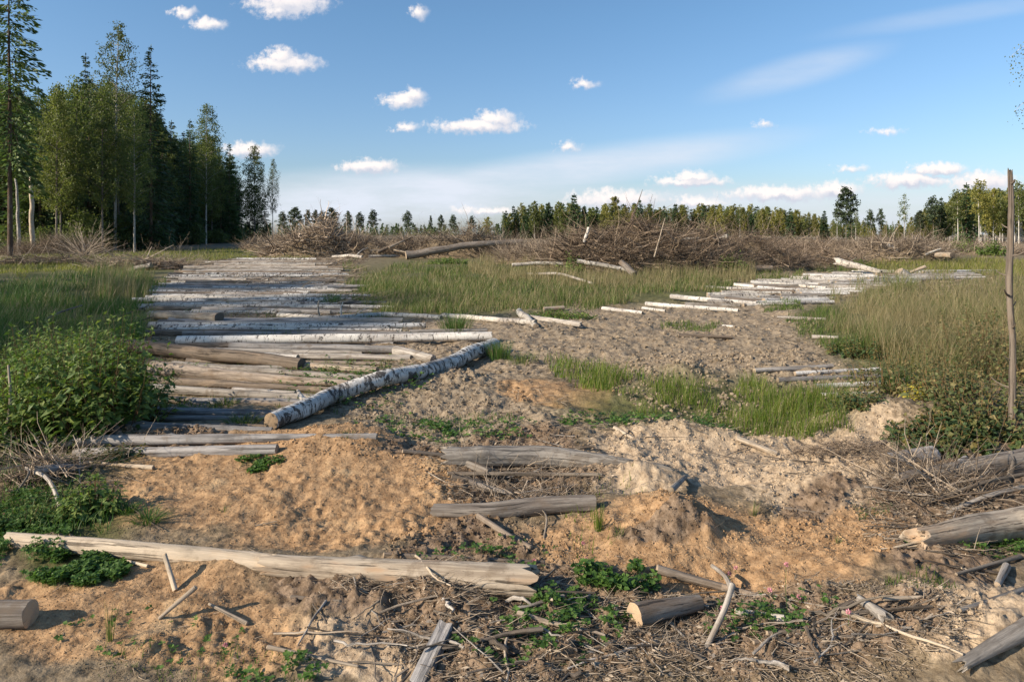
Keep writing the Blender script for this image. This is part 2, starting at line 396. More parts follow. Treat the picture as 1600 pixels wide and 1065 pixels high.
def foliage(name, cols, trans=.45, tonefac=1., hue=0.12, rough=.55, spec=.3, amt=.25):
    """cols: three albedos the leaves of this plant have"""
    b = NB(name); t = b.attr('tone')
    col = b.ramp(t, [(0., cols[0]), (.5, cols[1]), (1., cols[2])])
    col = varied(b, col, amt)
    p = b.n('ShaderNodeBsdfPrincipled', {'Base Color': col, 'Roughness': rough, 'Specular IOR Level': spec})
    tr = b.n('ShaderNodeBsdfTranslucent', {'Color': b.mix(1., col, (1.25, 1.35, .7, 1), 'MULTIPLY')})
    mx = b.n('ShaderNodeMixShader', {0: trans, 1: p.outputs[0], 2: tr.outputs[0]})
    b.nt.links.new(mx.outputs[0], b.out.inputs[0]); return b.m
def plain(name, c1, c2, scale=8., rough=.85, amt=.25, tone=False):
    b = NB(name); n = b.attr('tone') if tone else b.noise(b.attr('gc', 'Vector'), scale, 4, .6)
    return b.finish(varied(b, b.mix(b.mr(n, .15 if tone else .3, .85 if tone else .7), c1+(1,), c2+(1,)), amt), rough)

M = {}
M['grey'] = wood('weathered_grey_wood', (.40, .36, .315), (.21, .185, .16), (.05, .042, .036))
M['greyblue'] = wood('bluish_weathered_wood', (.31, .29, .275), (.155, .145, .14), (.05, .045, .042))
M['brown'] = wood('brown_weathered_wood', (.30, .245, .195), (.15, .12, .095), (.04, .03, .022), warm=(.22, .155, .105))
M['pale'] = wood('pale_barkless_wood', (.55, .45, .335), (.40, .33, .25), (.10, .07, .05), warm=(.40, .27, .16), crack=.55, amt=.08, dirt=.35)
M['tan'] = wood('tan_barkless_wood', (.42, .35, .27), (.25, .20, .15), (.06, .045, .03), warm=(.36, .24, .15), crack=.8, amt=.1)
M['birch'] = birch('birch_bark', darkamt=1.15)
M['birchclean'] = birch('clean_birch_bark', (.62, .59, .54), darkamt=.25)
M['birchold'] = birch('old_birch_bark', (.50, .46, .40), darkamt=.7, shade=(.28, .25, .22))
M['bark'] = wood('dark_rough_bark', (.21, .165, .125), (.115, .09, .07), (.03, .024, .018), warm=(.27, .20, .14), crack=.9, amt=.2, dirt=.4)
M['barkred'] = bark('reddish_spruce_bark', (.07, .045, .032), (.24, .16, .115))
M['trunkgrey'] = wood('grey_tree_bark', (.24, .21, .18), (.12, .10, .085), (.04, .034, .028), warm=(.16, .115, .08), crack=.7, amt=.15)
M['end'] = cutend('log_end_grain'); M['endgrey'] = cutend('weathered_log_end', (.33, .255, .18)); M['enddark'] = cutend('dark_log_end', (.15, .115, .085))
M['stick'] = wood('stick_wood', (.32, .265, .205), (.17, .135, .105), (.06, .05, .04), amt=.5, dirt=.2)
M['stickdark'] = wood('dark_stick_wood', (.14, .115, .092), (.085, .068, .055), (.03, .025, .02), amt=.4, dirt=.3)
M['twig'] = plain('brushwood_twigs', (.12, .09, .065), (.46, .37, .28), tone=True)
M['twigbrown'] = plain('brown_brushwood', (.085, .062, .044), (.38, .29, .21), tone=True)
M['litter'] = plain('wood_litter', (.10, .075, .052), (.44, .35, .255), tone=True, amt=0.)
M['clods'] = plain('loose_soil_clods', (.20, .145, .095), (.40, .29, .19), tone=True, amt=0.)
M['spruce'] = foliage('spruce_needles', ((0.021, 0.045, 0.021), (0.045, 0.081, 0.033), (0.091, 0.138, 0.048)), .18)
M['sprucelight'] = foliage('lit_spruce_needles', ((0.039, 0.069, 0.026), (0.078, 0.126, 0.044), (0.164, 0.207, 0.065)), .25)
M['birchleaf'] = foliage('birch_leaves', ((.056, .080, .026), (.11, .14, .046), (.19, .20, .065)), .4)
M['aspenleaf'] = foliage('aspen_leaves', ((.065, .088, .027), (.13, .155, .048), (.22, .215, .065)), .4)
M['yellowleaf'] = foliage('yellowing_birch_leaves', ((.105, .115, .028), (.20, .195, .05), (.31, .26, .07)), .4)
M['pineleaf'] = foliage('pine_needles', ((0.024, 0.039, 0.021), (0.045, 0.065, 0.033), (0.075, 0.098, 0.045)), .2)
M['grass'] = foliage('green_grass_blades', ((0.062, 0.106, 0.022), (0.106, 0.156, 0.035), (0.250, 0.237, 0.088)), .4, amt=0)
M['sedge'] = foliage('bright_sedge_blades', ((0.075, 0.131, 0.020), (0.150, 0.206, 0.033), (0.300, 0.275, 0.062)), .4, amt=0)
M['lush'] = foliage('lush_dark_grass', ((0.046, 0.098, 0.021), (0.072, 0.143, 0.031), (0.143, 0.195, 0.046)), .4, amt=0)
M['straw'] = foliage('dry_grass_straw', ((.16, .135, .062), (.28, .23, .125), (.40, .33, .20)), .3, amt=0)
M['strip'] = foliage('sunlit_meadow_grass', ((0.115, 0.144, 0.025), (0.207, 0.218, 0.040), (0.380, 0.310, 0.092)), .4, amt=0)
M['nettle'] = foliage('nettle_leaves', ((.075, .13, .030), (.13, .20, .048), (.23, .28, .075)), .35, amt=.15)
M['bramble'] = foliage('bramble_leaves', ((0.037, 0.069, 0.027), (0.069, 0.106, 0.037), (0.175, 0.138, 0.044)), .3, amt=.15)
M['brambledry'] = foliage('browning_bramble_leaves', ((.060, .085, .030), (.12, .13, .050), (.24, .19, .085)), .3, amt=.15)
M['clover'] = foliage('clover_leaves', ((0.045, 0.095, 0.020), (0.075, 0.150, 0.030), (0.120, 0.200, 0.045)), .35, amt=0)
M['yellow'] = foliage('yellow_fern_leaves', ((0.300, 0.260, 0.030), (0.420, 0.360, 0.050), (0.500, 0.420, 0.090)), .4)
M['stem'] = plain('plant_stems', (.10, .085, .035), (.17, .09, .045))
M['pink'] = plain('clover_blossom_pink', (.55, .18, .24), (.62, .34, .36), 60.)

def ground_material():
    b = NB('ground_soil'); pos = b.n('ShaderNodeNewGeometry').outputs['Position']
    z = b.n('ShaderNodeSeparateColor', {0: b.attr('soil', 'Color')})
    sand, clay, hum = z.outputs[0], z.outputs[1], z.outputs[2]; mud = b.attr('mud')
    nA = b.noise(pos, 3., 6, .65); nB = b.noise(pos, 17., 5, .65); nC = b.noise(pos, 90., 4, .65)
    mix1 = b.math('SUBTRACT', b.math('ADD', b.math('MULTIPLY', nA, .5), b.math('MULTIPLY', nB, .5)), .5)
    def m(x, a=.2, c=.8): return b.mr(b.math('ADD', x, b.math('MULTIPLY', mix1, 2.2)), a, c)
    base = b.mix(b.mr(nB, .35, .65), (.13, .098, .062, 1), (.25, .195, .13, 1))
    mudc = b.mix(b.mr(nB, .35, .65), (.185, .14, .095, 1), (.33, .265, .19, 1))
    clayc = b.mix(b.mr(nB, .35, .62), (.31, .23, .155, 1), (.48, .37, .255, 1))
    sandc = b.mix(b.mr(nB, .36, .64), (.25, .150, .078, 1), (.44, .28, .152, 1))
    sandc = b.mix(b.mr(nA, .56, .70), sandc, (.50, .34, .19, 1))
    humc = b.mix(b.mr(nB, .38, .62), (.115, .078, .050, 1), (.25, .18, .125, 1))
    far = b.mix(b.mr(nA, .35, .65), (.14, .11, .07, 1), (.24, .195, .13, 1))
    col = b.mix(b.attr('far'), base, far)
    col = b.mix(m(mud), col, mudc); col = b.mix(m(clay), col, clayc); col = b.mix(m(sand), col, sandc); col = b.mix(m(hum), col, humc)
    col = b.mix(b.math('MULTIPLY', b.attr('green'), .85), col, (.075, .088, .026, 1))
    sp = b.mr(nC, .60, .68); col = b.mix(b.math('MULTIPLY', sp, .45), col, (.09, .062, .04, 1))
    sp2 = b.mr(nC, .40, .33); col = b.mix(b.math('MULTIPLY', sp2, .14), col, (.52, .42, .31, 1))
    nD = b.noise(pos, 240., 3, .7); col = b.mix(b.math('MULTIPLY', b.mr(nD, .52, .66), .34), col, (.085, .058, .036, 1)); col = b.mix(b.math('MULTIPLY', b.mr(nD, .46, .34), .14), col, (.46, .35, .23, 1))
    nE = b.noise(pos, 38., 4, .7); col = b.mix(b.math('MULTIPLY', b.mr(nE, .55, .68), .38), col, (.13, .09, .058, 1))
    vo = b.n('ShaderNodeTexVoronoi', {'Vector': pos, 'Scale': 45.}).outputs[0]
    h = b.math('ADD', b.math('MULTIPLY', nB, 1.6), b.math('ADD', b.math('MULTIPLY', nC, .55), b.math('MULTIPLY', vo, -.5)))
    return b.finish(col, .95, b.bump(b.math('ADD', h, b.math('MULTIPLY', nE, .5)), .75, .008), .1)
M['ground'] = ground_material()

# ------------------------------------------------------------------ ground: one sheet to the horizon, finer near the camera
GREENZ = [(120,480,160,60),(720,450,200,45),(1000,450,170,25),(1120,640,230,45),(1450,520,150,90),(300,398,260,9),(1450,415,160,14),(100,640,140,120),(110,890,70,30),(100,420,200,16),(1300,505,60,30),(80,820,120,60)]
def ground():
    ys = [-60, -40, -25, -15, -8, -4, -2, -.5, .4, 1.0]
    y = 1.4
    while y < 34: ys.append(y); y += .0040*(y+.9)
    while y < 200: ys.append(y); y += .012*y
    while y < 3500: ys.append(y); y *= 1.12
    ys = np.array(ys)
    u = np.arange(-.92, .92, .0027); s = np.geomspace(.05, 6, 26)
    u = np.concatenate((-.92-s[::-1], u, .92+s))
    w = np.maximum(ys, 0)+1.0
    X = u[None, :]*w[:, None]; Y = np.repeat(ys[:, None], len(u), 1)
    Z = H(X, Y)
    nr, nc = X.shape
    idx = np.arange(nr*nc).reshape(nr, nc)
    Q = np.stack((idx[:-1, :-1], idx[:-1, 1:], idx[1:, 1:], idx[1:, :-1]), -1).reshape(-1, 4)
    mb = MB(); mb.add(np.stack((X, Y, Z), -1), Q)
    me = mb.mesh('ground', [M['ground']])
    sand, clay, hum, mud, far = masks(X, Y)
    px, py = to_px(X, Y)
    c = np.stack((sand, clay, hum, np.ones_like(sand)), -1).reshape(-1, 4)
    a = me.attributes.new('soil', 'FLOAT_COLOR', 'POINT'); a.data.foreach_set('color', c.astype(np.float32).ravel())
    gz = zone(px, py, GREENZ)
    gz = np.maximum(gz, sstep(90, 200, Y)*0)
    for nm, val in (('mud', mud), ('far', far), ('green', gz)):
        a = me.attributes.new(nm, 'FLOAT', 'POINT'); a.data.foreach_set('value', val.astype(np.float32).ravel())
    tag(link('ground', me), 'churned sandy and muddy ground of the clearing', 'ground', kind='structure')
ground()

# ------------------------------------------------------------------ trees
def gather(mb_list): return None
def spruce_meshes(h, r, seed, bare=.12, whorls=46, per=9, spr=15, size=.42, mat='spruce', droop=.25, lanky=False, sparse=1.0):
    global RNG
    RNG = np.random.default_rng(seed)
    tr = MB(); n = 14
    zz = np.linspace(0, h, n); wob = np.cumsum(RNG.normal(0, .02, (n, 2)), 0)
    P = np.concatenate((wob*np.linspace(0, 1, n)[:, None], zz[:, None]), 1)[None]
    rad = (.0072*h+.02)*(1-zz/h)**.8+.008
    addm(tr, tubes(P, rad[None], 8))
    cr = MB(); BP = []; BR = []; C = []; D = []; Ls = []
    for i in range(whorls):
        t = (i+RNG.random()*.6)/whorls; z = h*(bare+(1-bare)*t)
        if z > h*.995: continue
        L = r*(1-t)**(.72 if not lanky else .45)*(.7+.4*RNG.random())*min(1, .55+t*5) + .22
        if lanky and t < .35: L *= .6+RNG.random()*.5
        for k in range(per if t < .8 else 5):
            if RNG.random() > sparse: continue
            a = RNG.random()*6.283; l = L*(.7+.45*RNG.random())
            s = np.linspace(0, 1, 5); lift = (t-.45)*.9
            x = l*s; dz = l*(lift*s*.6-droop*(1-t)*1.6*s*s+.12*s**3)
            line = np.stack((np.cos(a)*x, np.sin(a)*x, z+dz), -1)
            BP.append(line); BR.append(.018*(1-s*.8)+.004)
            m = max(4, int(spr*l/r*2.3)+3)
            u = (RNG.random(m)*.88+.14)**.8
            pt = np.stack([np.interp(u, s, line[:, j]) for j in range(3)], -1)
            side = RNG.normal(0, .20*l**.5, m)*(1-u*.5)
            pt[:, 0] += -math.sin(a)*side; pt[:, 1] += math.cos(a)*side
            dd = np.stack((np.cos(a)-np.sin(a)*side*2, np.sin(a)+np.cos(a)*side*2, np.full(m, -.25-.5*droop*(1-t))+RNG.normal(0, .25, m)), -1)
            pt[:, 2] -= np.abs(RNG.normal(0, .16+.05*r, m))*(1-.5*t)
            C.append(pt+np.array([0, 0, -.04])); D.append(dd); Ls.append(size*(.6+.7*RNG.random(m))*(1-.35*t))
    # leader
    C.append(np.stack((np.zeros(6), np.zeros(6), h*np.linspace(.965, 1.0, 6)), -1)); D.append(np.stack((RNG.normal(0, .3, 6), RNG.normal(0, .3, 6), np.ones(6)), -1)); Ls.append(np.full(6, size*.7))
    C = np.concatenate(C); D = np.concatenate(D); Ls = np.concatenate(Ls)
    U = rdir(len(C), 1.6)
    tone = np.clip(RNG.random(len(C))*.7+.3*fbm(C[:, 0]*.9+C[:, 2]*.6, C[:, 1]*.9, seed, 2), 0, 1)
    addm(cr, diamonds(C, D, U, Ls*1.25, Ls*.5, tone))
    ntr = len(tr.v)
    addm(tr, tubes(np.array(BP), np.array(BR), 3), 0)
    return tr.mesh('spruce_trunk', [M['barkred']]), cr.mesh('spruce_crown', [M[mat]], False)
def broad_meshes(h, r, seed, start=.35, limbs=34, per=150, size=.22, mat='birchleaf', bark_='birch', hang=.5, top=.6, trunks=1, lean=.03, clump=.55, asp=.55):
    global RNG
    RNG = np.random.default_rng(seed)
    tr = MB(); C = []; D = []; BP = []; BR = []
    n = 16; zz = np.linspace(0, h*.97, n)
    wob = np.cumsum(RNG.normal(0, lean, (n, 2)), 0)*np.linspace(0, 1, n)[:, None]*h/20
    ax = np.concatenate((wob, zz[:, None]), 1)
    addm(tr, tubes(ax[None], ((.0055*h+.02)*(1-zz/h)**.75+.008)[None], 8))
    for i in range(limbs):
        t = (i+RNG.random())/limbs; z = h*(start+(.97-start)*t)
        prof = math.sin(math.pi*min(1, (t**top)*.93+.05))**.7
        L = r*prof*(.65+.5*RNG.random()); a = i*2.4+RNG.random()*.8
        s = np.linspace(0, 1, 6); up = L*(.9-.5*t)
        b0 = np.array([np.interp(z, zz, ax[:, 0]), np.interp(z, zz, ax[:, 1]), z])
        line = b0+np.stack((np.cos(a)*L*s, np.sin(a)*L*s, up*s-up*.35*s*s), -1)
        line += np.cumsum(RNG.normal(0, .05*L/3, (6, 3)), 0)
        BP.append(line); BR.append((.010*L+.012)*(1-s*.85)+.003)
        m = int(per*(.25+.75*L/r)); u = .15+.85*RNG.random(m)**.7
        k = RNG.integers(0, 6, m); cc = RNG.normal(0, clump*.5*(L/3)**.5+.12, (6, 3)); cu = RNG.random(6)*.75+.25
        u = np.clip(cu[k]+RNG.normal(0, .09, m), .05, 1.02)
        pt = np.stack([np.interp(u, s, line[:, j]) for j in range(3)], -1)+cc[k]*.8+RNG.normal(0, clump*.42, (m, 3))*np.array([1, 1, .7])
        pt[:, 2] -= np.abs(RNG.normal(0, 1, m))**1.3*hang*L*.35
        C.append(pt); D.append(np.stack((RNG.normal(0, .6, m), RNG.normal(0, .6, m), -np.abs(RNG.normal(.5, .5, m))), -1))
    C = np.concatenate(C); D = np.concatenate(D); Ls = size*(.6+.7*RNG.random(len(C)))
    tone = np.clip(RNG.random(len(C))*.6+.4*fbm(C[:, 0]*.8+C[:, 2]*.5, C[:, 1]*.8, seed, 2)+.0, 0, 1)
    cr = MB(); addm(cr, diamonds(C, D, rdir(len(C)), Ls, Ls*asp, tone))
    addm(tr, tubes(np.array(BP), np.array(BR), 3), 0)
    return tr.mesh('tree_trunk', [M[bark_]]), cr.mesh('tree_crown', [M[mat]], False)
def place_tree(name, meshes, loc, sc, rz, label, cat, group=None, sx=None):
    t = bpy.data.objects.new(name, None); COL.objects.link(t); t.empty_display_size = .5
    t.location = (loc[0], loc[1], loc[2]-.05); t.rotation_euler = (0, 0, rz); sx = sx or sc; t.scale = (sx, sx, sc)
    tag(t, label, cat, group)
    a = link('trunk', meshes[0], t); b = link('crown', meshes[1], t) if meshes[1] else None
    return t
def top_h(px, top, Y):
    """height of something standing at depth Y whose tip shows at row `top`"""
    g = at(px, Y); return EYE+(HZ-top)*Y/F-g[2], g

MT = {}
MT['spruceA'] = (spruce_meshes(24, 3.7, 11, .03), 24)
MT['spruceB'] = (spruce_meshes(20, 3.1, 12, .02, whorls=42), 20)
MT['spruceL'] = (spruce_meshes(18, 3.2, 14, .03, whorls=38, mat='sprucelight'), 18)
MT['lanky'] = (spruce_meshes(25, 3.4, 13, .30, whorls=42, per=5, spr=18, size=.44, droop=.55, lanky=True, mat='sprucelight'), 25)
MT['birchtall'] = (broad_meshes(25, 3.1, 21, .34, 54, 190, .22, 'birchleaf', 'birchold', hang=.75, top=.75, clump=.38), 25)
MT['birchA'] = (broad_meshes(21, 3.0, 22, .26, 52, 230, .23, 'birchleaf', 'birchold', hang=.6, top=.7), 21)
MT['aspenA'] = (broad_meshes(18, 3.1, 23, .24, 48, 250, .24, 'aspenleaf', 'trunkgrey', hang=.4, top=.6), 18)
MT['aspenB'] = (broad_meshes(16, 2.8, 24, .24, 44, 250, .23, 'birchleaf', 'trunkgrey', hang=.35, top=.55), 16)
MT['thin'] = (broad_meshes(17, 1.8, 25, .50, 28, 90, .22, 'aspenleaf', 'trunkgrey', hang=.4, top=.6, lean=.05), 17)
# lighter meshes for far trees
MT['fspruce'] = (spruce_meshes(13, 2.5, 31, .05, whorls=26, per=7, spr=10, size=.75), 13)
MT['fspruce2'] = (spruce_meshes(13, 3.0, 32, .08, whorls=24, per=7, spr=10, size=.8), 13)
MT['fbirch'] = (broad_meshes(13, 2.5, 33, .12, 30, 90, .5, 'yellowleaf', 'birch', hang=.5, top=.6), 13)
MT['fbirch2'] = (broad_meshes(13, 2.1, 34, .10, 30, 90, .5, 'yellowleaf', 'birch', hang=.5, top=.7), 13)
MT['faspen'] = (broad_meshes(13, 2.7, 35, .12, 30, 95, .5, 'aspenleaf', 'birch', hang=.4, top=.55), 13)
MT['fround'] = (broad_meshes(13, 3.2, 36, .15, 30, 150, .45, 'yellowleaf', 'birch', hang=.2, top=.5), 13)
MT['fstem'] = (broad_meshes(13, 2.3, 43, .38, 24, 80, .42, 'aspenleaf', 'birchclean', hang=.4, top=.6, lean=.06), 13)
MT['fstem2'] = (broad_meshes(13, 1.9, 44, .45, 22, 80, .42, 'yellowleaf', 'birchclean', hang=.4, top=.6, lean=.09), 13)
MT['fthin'] = (broad_meshes(13, 1.2, 37, .40, 20, 40, .36, 'birchleaf', 'birch', hang=.5, top=.6), 13)
MT['fpine'] = (broad_meshes(14, 3.0, 38, .36, 24, 110, .55, 'pineleaf', 'trunkgrey', hang=.0, top=.45, clump=.8), 14)
MT['fpine2'] = (broad_meshes(14, 2.4, 39, .45, 20, 100, .55, 'pineleaf', 'trunkgrey', hang=.0, top=.5, clump=.7), 14)
MT['fpineround'] = (broad_meshes(14, 3.0, 40, .28, 30, 150, .5, 'pineleaf', 'trunkgrey', hang=.0, top=.6, clump=.7), 14)

def put_tree(kind, px, top, Y, label, cat, group=None, width=1.0, name=None):
    h, g = top_h(px, top, Y); me, h0 = MT[kind]; sc = h/h0
    nm = name or ('birch_tree' if kind[:5] == 'fstem' else None) or {'sp': 'spruce_tree', 'la': 'spruce_tree', 'bi': 'birch_tree', 'as': 'aspen_tree', 'th': 'aspen_tree', 'fs': 'spruce_tree', 'fb': 'birch_tree', 'fa': 'aspen_tree', 'fr': 'birch_tree', 'ft': 'birch_tree', 'fp': 'pine_tree'}[kind[:2]]
    return place_tree(nm, me, g, sc, RNG.random()*6.28, label, cat, group, sc*width)
RNG = np.random.default_rng(5)
# the near forest on the left: the trees that stand out
put_tree('lanky', 16, -75, 52, 'tall lanky spruce with bare reddish trunk and drooping boughs at the left edge', 'spruce', width=1.0)
put_tree('birchtall', 180, 28, 72, 'tallest airy birch rising above the left forest', 'birch', width=1.0)
put_tree('spruceA', 236, 70, 74, 'tall dark pointed spruce right of the tallest birch', 'spruce', width=.95)
put_tree('spruceB', 134, 84, 84, 'dark spruce whose tip peeks out left of the tallest birch', 'spruce', width=.8)
put_tree('birchA', 322, 158, 112, 'tall narrow yellow-green birch between the dark spruces in the middle of the left forest', 'birch', width=.92)
put_tree('spruceB', 268, 188, 100, 'dark spruce with a pointed tip just right of the tall pointed spruce', 'spruce')
put_tree('spruceB', 297, 186, 106, 'dark narrow spruce just left of the narrow yellow-green birch', 'spruce', width=.8)
put_tree('spruceB', 345, 245, 128, 'short dark spruce just right of the narrow yellow-green birch', 'spruce')
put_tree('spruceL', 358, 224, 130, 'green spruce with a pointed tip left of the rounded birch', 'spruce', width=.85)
put_tree('aspenA', 398, 226, 140, 'rounded bushy tree near the right end of the left forest', 'birch', width=.95, name='birch_tree')
put_tree('birchtall', 426, 246, 145, 'slim airy birch standing last at the right end of the left forest', 'birch', width=.78)
put_tree('aspenA', 88, 128, 62, 'broad light green tree right of the lanky spruce', 'aspen', width=.85)
put_tree('aspenB', 120, 118, 70, 'leafy pale green tree below the spruce tip left of the tallest birch', 'aspen', width=.85)
put_tree('birchA', 210, 150, 66, 'leafy green birch in front of the tall pointed spruce', 'birch', width=.95)
put_tree('aspenB', 160, 130, 64, 'leafy grey-green tree standing right in front of the tallest birch', 'aspen', width=.8)
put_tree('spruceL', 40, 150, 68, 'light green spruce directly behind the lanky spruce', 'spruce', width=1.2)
# and the ones nobody could tell apart
def sil(px):
    return np.interp(px, [-60, 0, 40, 60, 100, 150, 230, 255, 275, 300, 330, 345, 370, 400, 430], [110, 110, 135, 140, 130, 120, 155, 200, 212, 205, 205, 245, 248, 245, 275])
edge = lambda Y: np.interp(Y, [48, 75, 110, 165], [-39, -42, -50, -60])
cnt = 0
for Y in np.arange(56, 172, 4.6):
    for k in range(6):
        y = Y+RNG.uniform(-2, 2); x = edge(y)-.5-k*4.4-RNG.uniform(0, 3.4)
        px = 800+F*x/y
        if px < -90 or px > 430 or (k == 0 and RNG.random() < .25): continue
        if y < 62 and px < 30: continue
        top = sil(px)+RNG.uniform(-5, 38)*(1 if k else 1.3)
        kind = RNG.choice(['spruceA', 'spruceB', 'spruceL', 'aspenA', 'aspenB', 'birchA', 'thin', 'thin'], p=([.14, .16, .14, .13, .12, .11, .10, .10] if y < 92 else [.09, .10, .16, .22, .17, .18, .04, .04]))
        nice = {'s': 'spruce', 'a': 'aspen', 'b': 'birch', 't': 'aspen'}[kind[0]]
        put_tree(kind, px, top, y, f'{nice} among the close-packed trees of the left forest', nice, f'{nice} trees packed in the left forest', RNG.uniform(.9, 1.25)); cnt += 1
ordw_ = lambda n: ['first', 'second', 'third', 'fourth', 'fifth', 'sixth', 'seventh', 'eighth', 'ninth', 'tenth', 'eleventh', 'twelfth', 'thirteenth'][(n-1) % 13]
nout = 0
# forest left of the frame, whose gaps let the light through in patches
for (x, y, kind, h) in [(-38, -17.5, 'thin', 20), (-43, -6.8, 'birchtall', 25), (-39, -5.5, 'aspenA', 21), (-42, -2.8, 'birchA', 23), (-40, 0, 'thin', 22), (-44, 2.5, 'aspenB', 22), (-41, 6, 'birchtall', 21), (-45, 10, 'spruceL', 19), (-42, 15, 'thin', 17), (-43, 23, 'aspenA', 14), (-40, 32, 'birchtall', 14)]:
    me, h0 = MT[kind]; nm = {'s': 'spruce', 'a': 'aspen', 'b': 'birch', 't': 'aspen'}[kind[0]]
    nout += 1
    place_tree(nm+'_tree', me, (x, y, 0), h/h0, RNG.random()*6, f'{ordw_(nout)} {nm} along the forest edge left of the clearing, outside the picture', nm, 'forest edge outside the picture', h/h0*1.1)
# far pines standing over the horizon
for px, top, w, kind, where in [(441, 330, 1.0, 'fpine', 'first dark round pine right of the left forest'), (461, 323, 1.25, 'fpineround', 'big dark round-crowned pine over the left slash heap, second from the forest'),
        (481, 327, .8, 'fpine2', 'slim dark pine over the left slash heap, third from the forest'), (493, 327, .8, 'fpine2', 'slim dark pine over the left slash heap, fourth from the forest'), (503, 329, .9, 'fpine', 'dark pine just left of the widest round pine over the left slash heap'),
        (518, 324, 1.25, 'fpineround', 'widest dark round pine at the right end of the row over the left slash heap'), (544, 329, .75, 'fpineround', 'narrow dark pine standing alone right of the left slash heap'), (562, 331, .95, 'fpine', 'left one of the two neighbouring round pines in the gap on the horizon'),
        (583, 327, 1.0, 'fpine', 'right one of the two neighbouring round pines in the gap on the horizon'), (637, 329, .95, 'fpine', 'lone dark round pine standing out on the horizon left of the middle'), (673, 336, .5, 'fpine2', 'small pale pine on the horizon right of the lone dark pine'),
        (689, 335, .9, 'fpine2', 'light-crowned pine on the horizon, second right of the lone dark pine'), (708, 335, 1., 'fpine', 'dark pine on the horizon, third right of the lone dark pine'), (737, 337, 1., 'fpine', 'pine left of where the far forest begins'), (762, 338, 1.2, 'fround', 'yellowish rounded tree at the left end of the far forest')]:
    put_tree(kind, px, top, 330, where, 'pine' if kind[1] == 'p' else 'birch', width=w*1.05)
# far forest, singled out where it stands out
for px, top, Y, kind, w, lab in [(897, 303, 235, 'fspruce2', .95, 'dark pointed spruce standing highest in the far forest left of the tall brush pile'),
        (960, 305, 225, 'fround', 1.05, 'broad rounded yellow-green birch just left above the tall brush pile'), (835, 313, 240, 'faspen', .9, 'tall green tree left of the highest spruce in the far forest'),
        (873, 314, 240, 'faspen', .9, 'tall green tree next on the left of the highest spruce in the far forest'), (1000, 312, 232, 'fspruce', .9, 'spruce right of the broad rounded birch above the brush pile'),
        (1235, 325, 230, 'fspruce2', .9, 'dark spruce standing over the low right forest'), (1288, 329, 200, 'fspruce', 1.1, 'dark spruce left of the tall round tree on the right horizon'),
        (1322, 291, 165, 'fpineround', 1.05, 'tall lone round-crowned tree on the right horizon'), (1308, 322, 170, 'fthin', 1.0, 'thin bare-trunked birch just left of the tall lone round tree'),
        (1337, 325, 175, 'fthin', 1.2, 'thin birch just right of the tall lone round tree'),
        (1360, 327, 190, 'fpine', .85, 'small round pine right of the tall lone tree'), (1376, 325, 190, 'fpine2', .7, 'slim pine with a tufted crown, second right of the tall lone tree'),
        (1413, 301, 150, 'fthin', 1.1, 'slim tall birch standing alone left of the right-hand wood'), (1395, 345, 160, 'fthin', .8, 'low thin birch left of the slim tall lone birch'),
        (1437, 328, 150, 'fpineround', .85, 'dark rounded tree at the left end of the right-hand wood'), (1458, 306, 140, 'fpine', .95, 'grey-green pine in the left part of the right-hand wood'), (1471, 308, 142, 'fspruce', .8, 'narrow spruce in the left part of the right-hand wood'),
        (1497, 294, 125, 'fstem', 1., 'tall white-stemmed birch in the middle of the right-hand wood'), (1510, 286, 128, 'fspruce2', .8, 'tall dark-topped spruce in the middle of the right-hand wood'),
        (1530, 278, 118, 'fstem2', 1., 'tallest white-stemmed birch of the right-hand wood, leaning right'), (1552, 292, 122, 'fround', .8, 'broad yellow birch left of the dry pole'),
        (1592, 280, 112, 'fstem', .9, 'white-stemmed birch right of the dry pole at the right edge')]:
    put_tree(kind, px, top, Y, lab, {'s': 'spruce', 'p': 'pine'}.get(kind[1], 'birch'), width=w)
tops = lambda px: np.interp(px, [780, 815, 850, 880, 920, 990, 1030, 1070, 1100, 1130, 1180, 1230, 1280, 1300, 1340, 1400, 1440, 1480, 1500, 1560, 1620],
                                [336, 324, 322, 322, 326, 322, 326, 326, 323, 325, 326, 332, 338, 345, 346, 352, 335, 322, 302, 300, 300])
for i, px in enumerate(np.arange(786, 1625, 6.2)):
    for row in (0, 1, 2):
        x = px+RNG.uniform(-4, 4); Y = (np.interp(x, [780, 1280, 1440, 1600], [250, 240, 160, 125]))+row*14+RNG.uniform(-8, 8)
        if 1285 < x < 1430 and row: continue
        if row == 2 and x < 1440: continue
        mixp = [.25, .2, .2, .1, .2, .05] if x < 1060 else [.08, .06, .34, .26, .2, .06]
        kind = RNG.choice(['fspruce', 'fspruce2', 'fbirch', 'fbirch2', 'faspen', 'fthin'], p=mixp)
        if x > 1480: kind = RNG.choice(['fbirch', 'fstem', 'fstem2', 'fthin', 'faspen'], p=[.1, .33, .33, .12, .12])
        nm = {'s': 'birch' if kind[:5] == 'fstem' else 'spruce', 'b': 'birch', 'a': 'aspen', 't': 'birch'}[kind[1]]
        top = tops(x)-8+RNG.uniform(0, 16 if row == 0 else 9)
        part = 'far forest behind the tall brush pile' if x < 1140 else ('low yellowing forest on the right horizon' if x < 1430 else 'right-hand wood behind the dry pole')
        put_tree(kind, x, top, Y, f'{nm} in the {part}', nm, f'{nm} trees of the {part}', RNG.uniform(.8, 1.15))
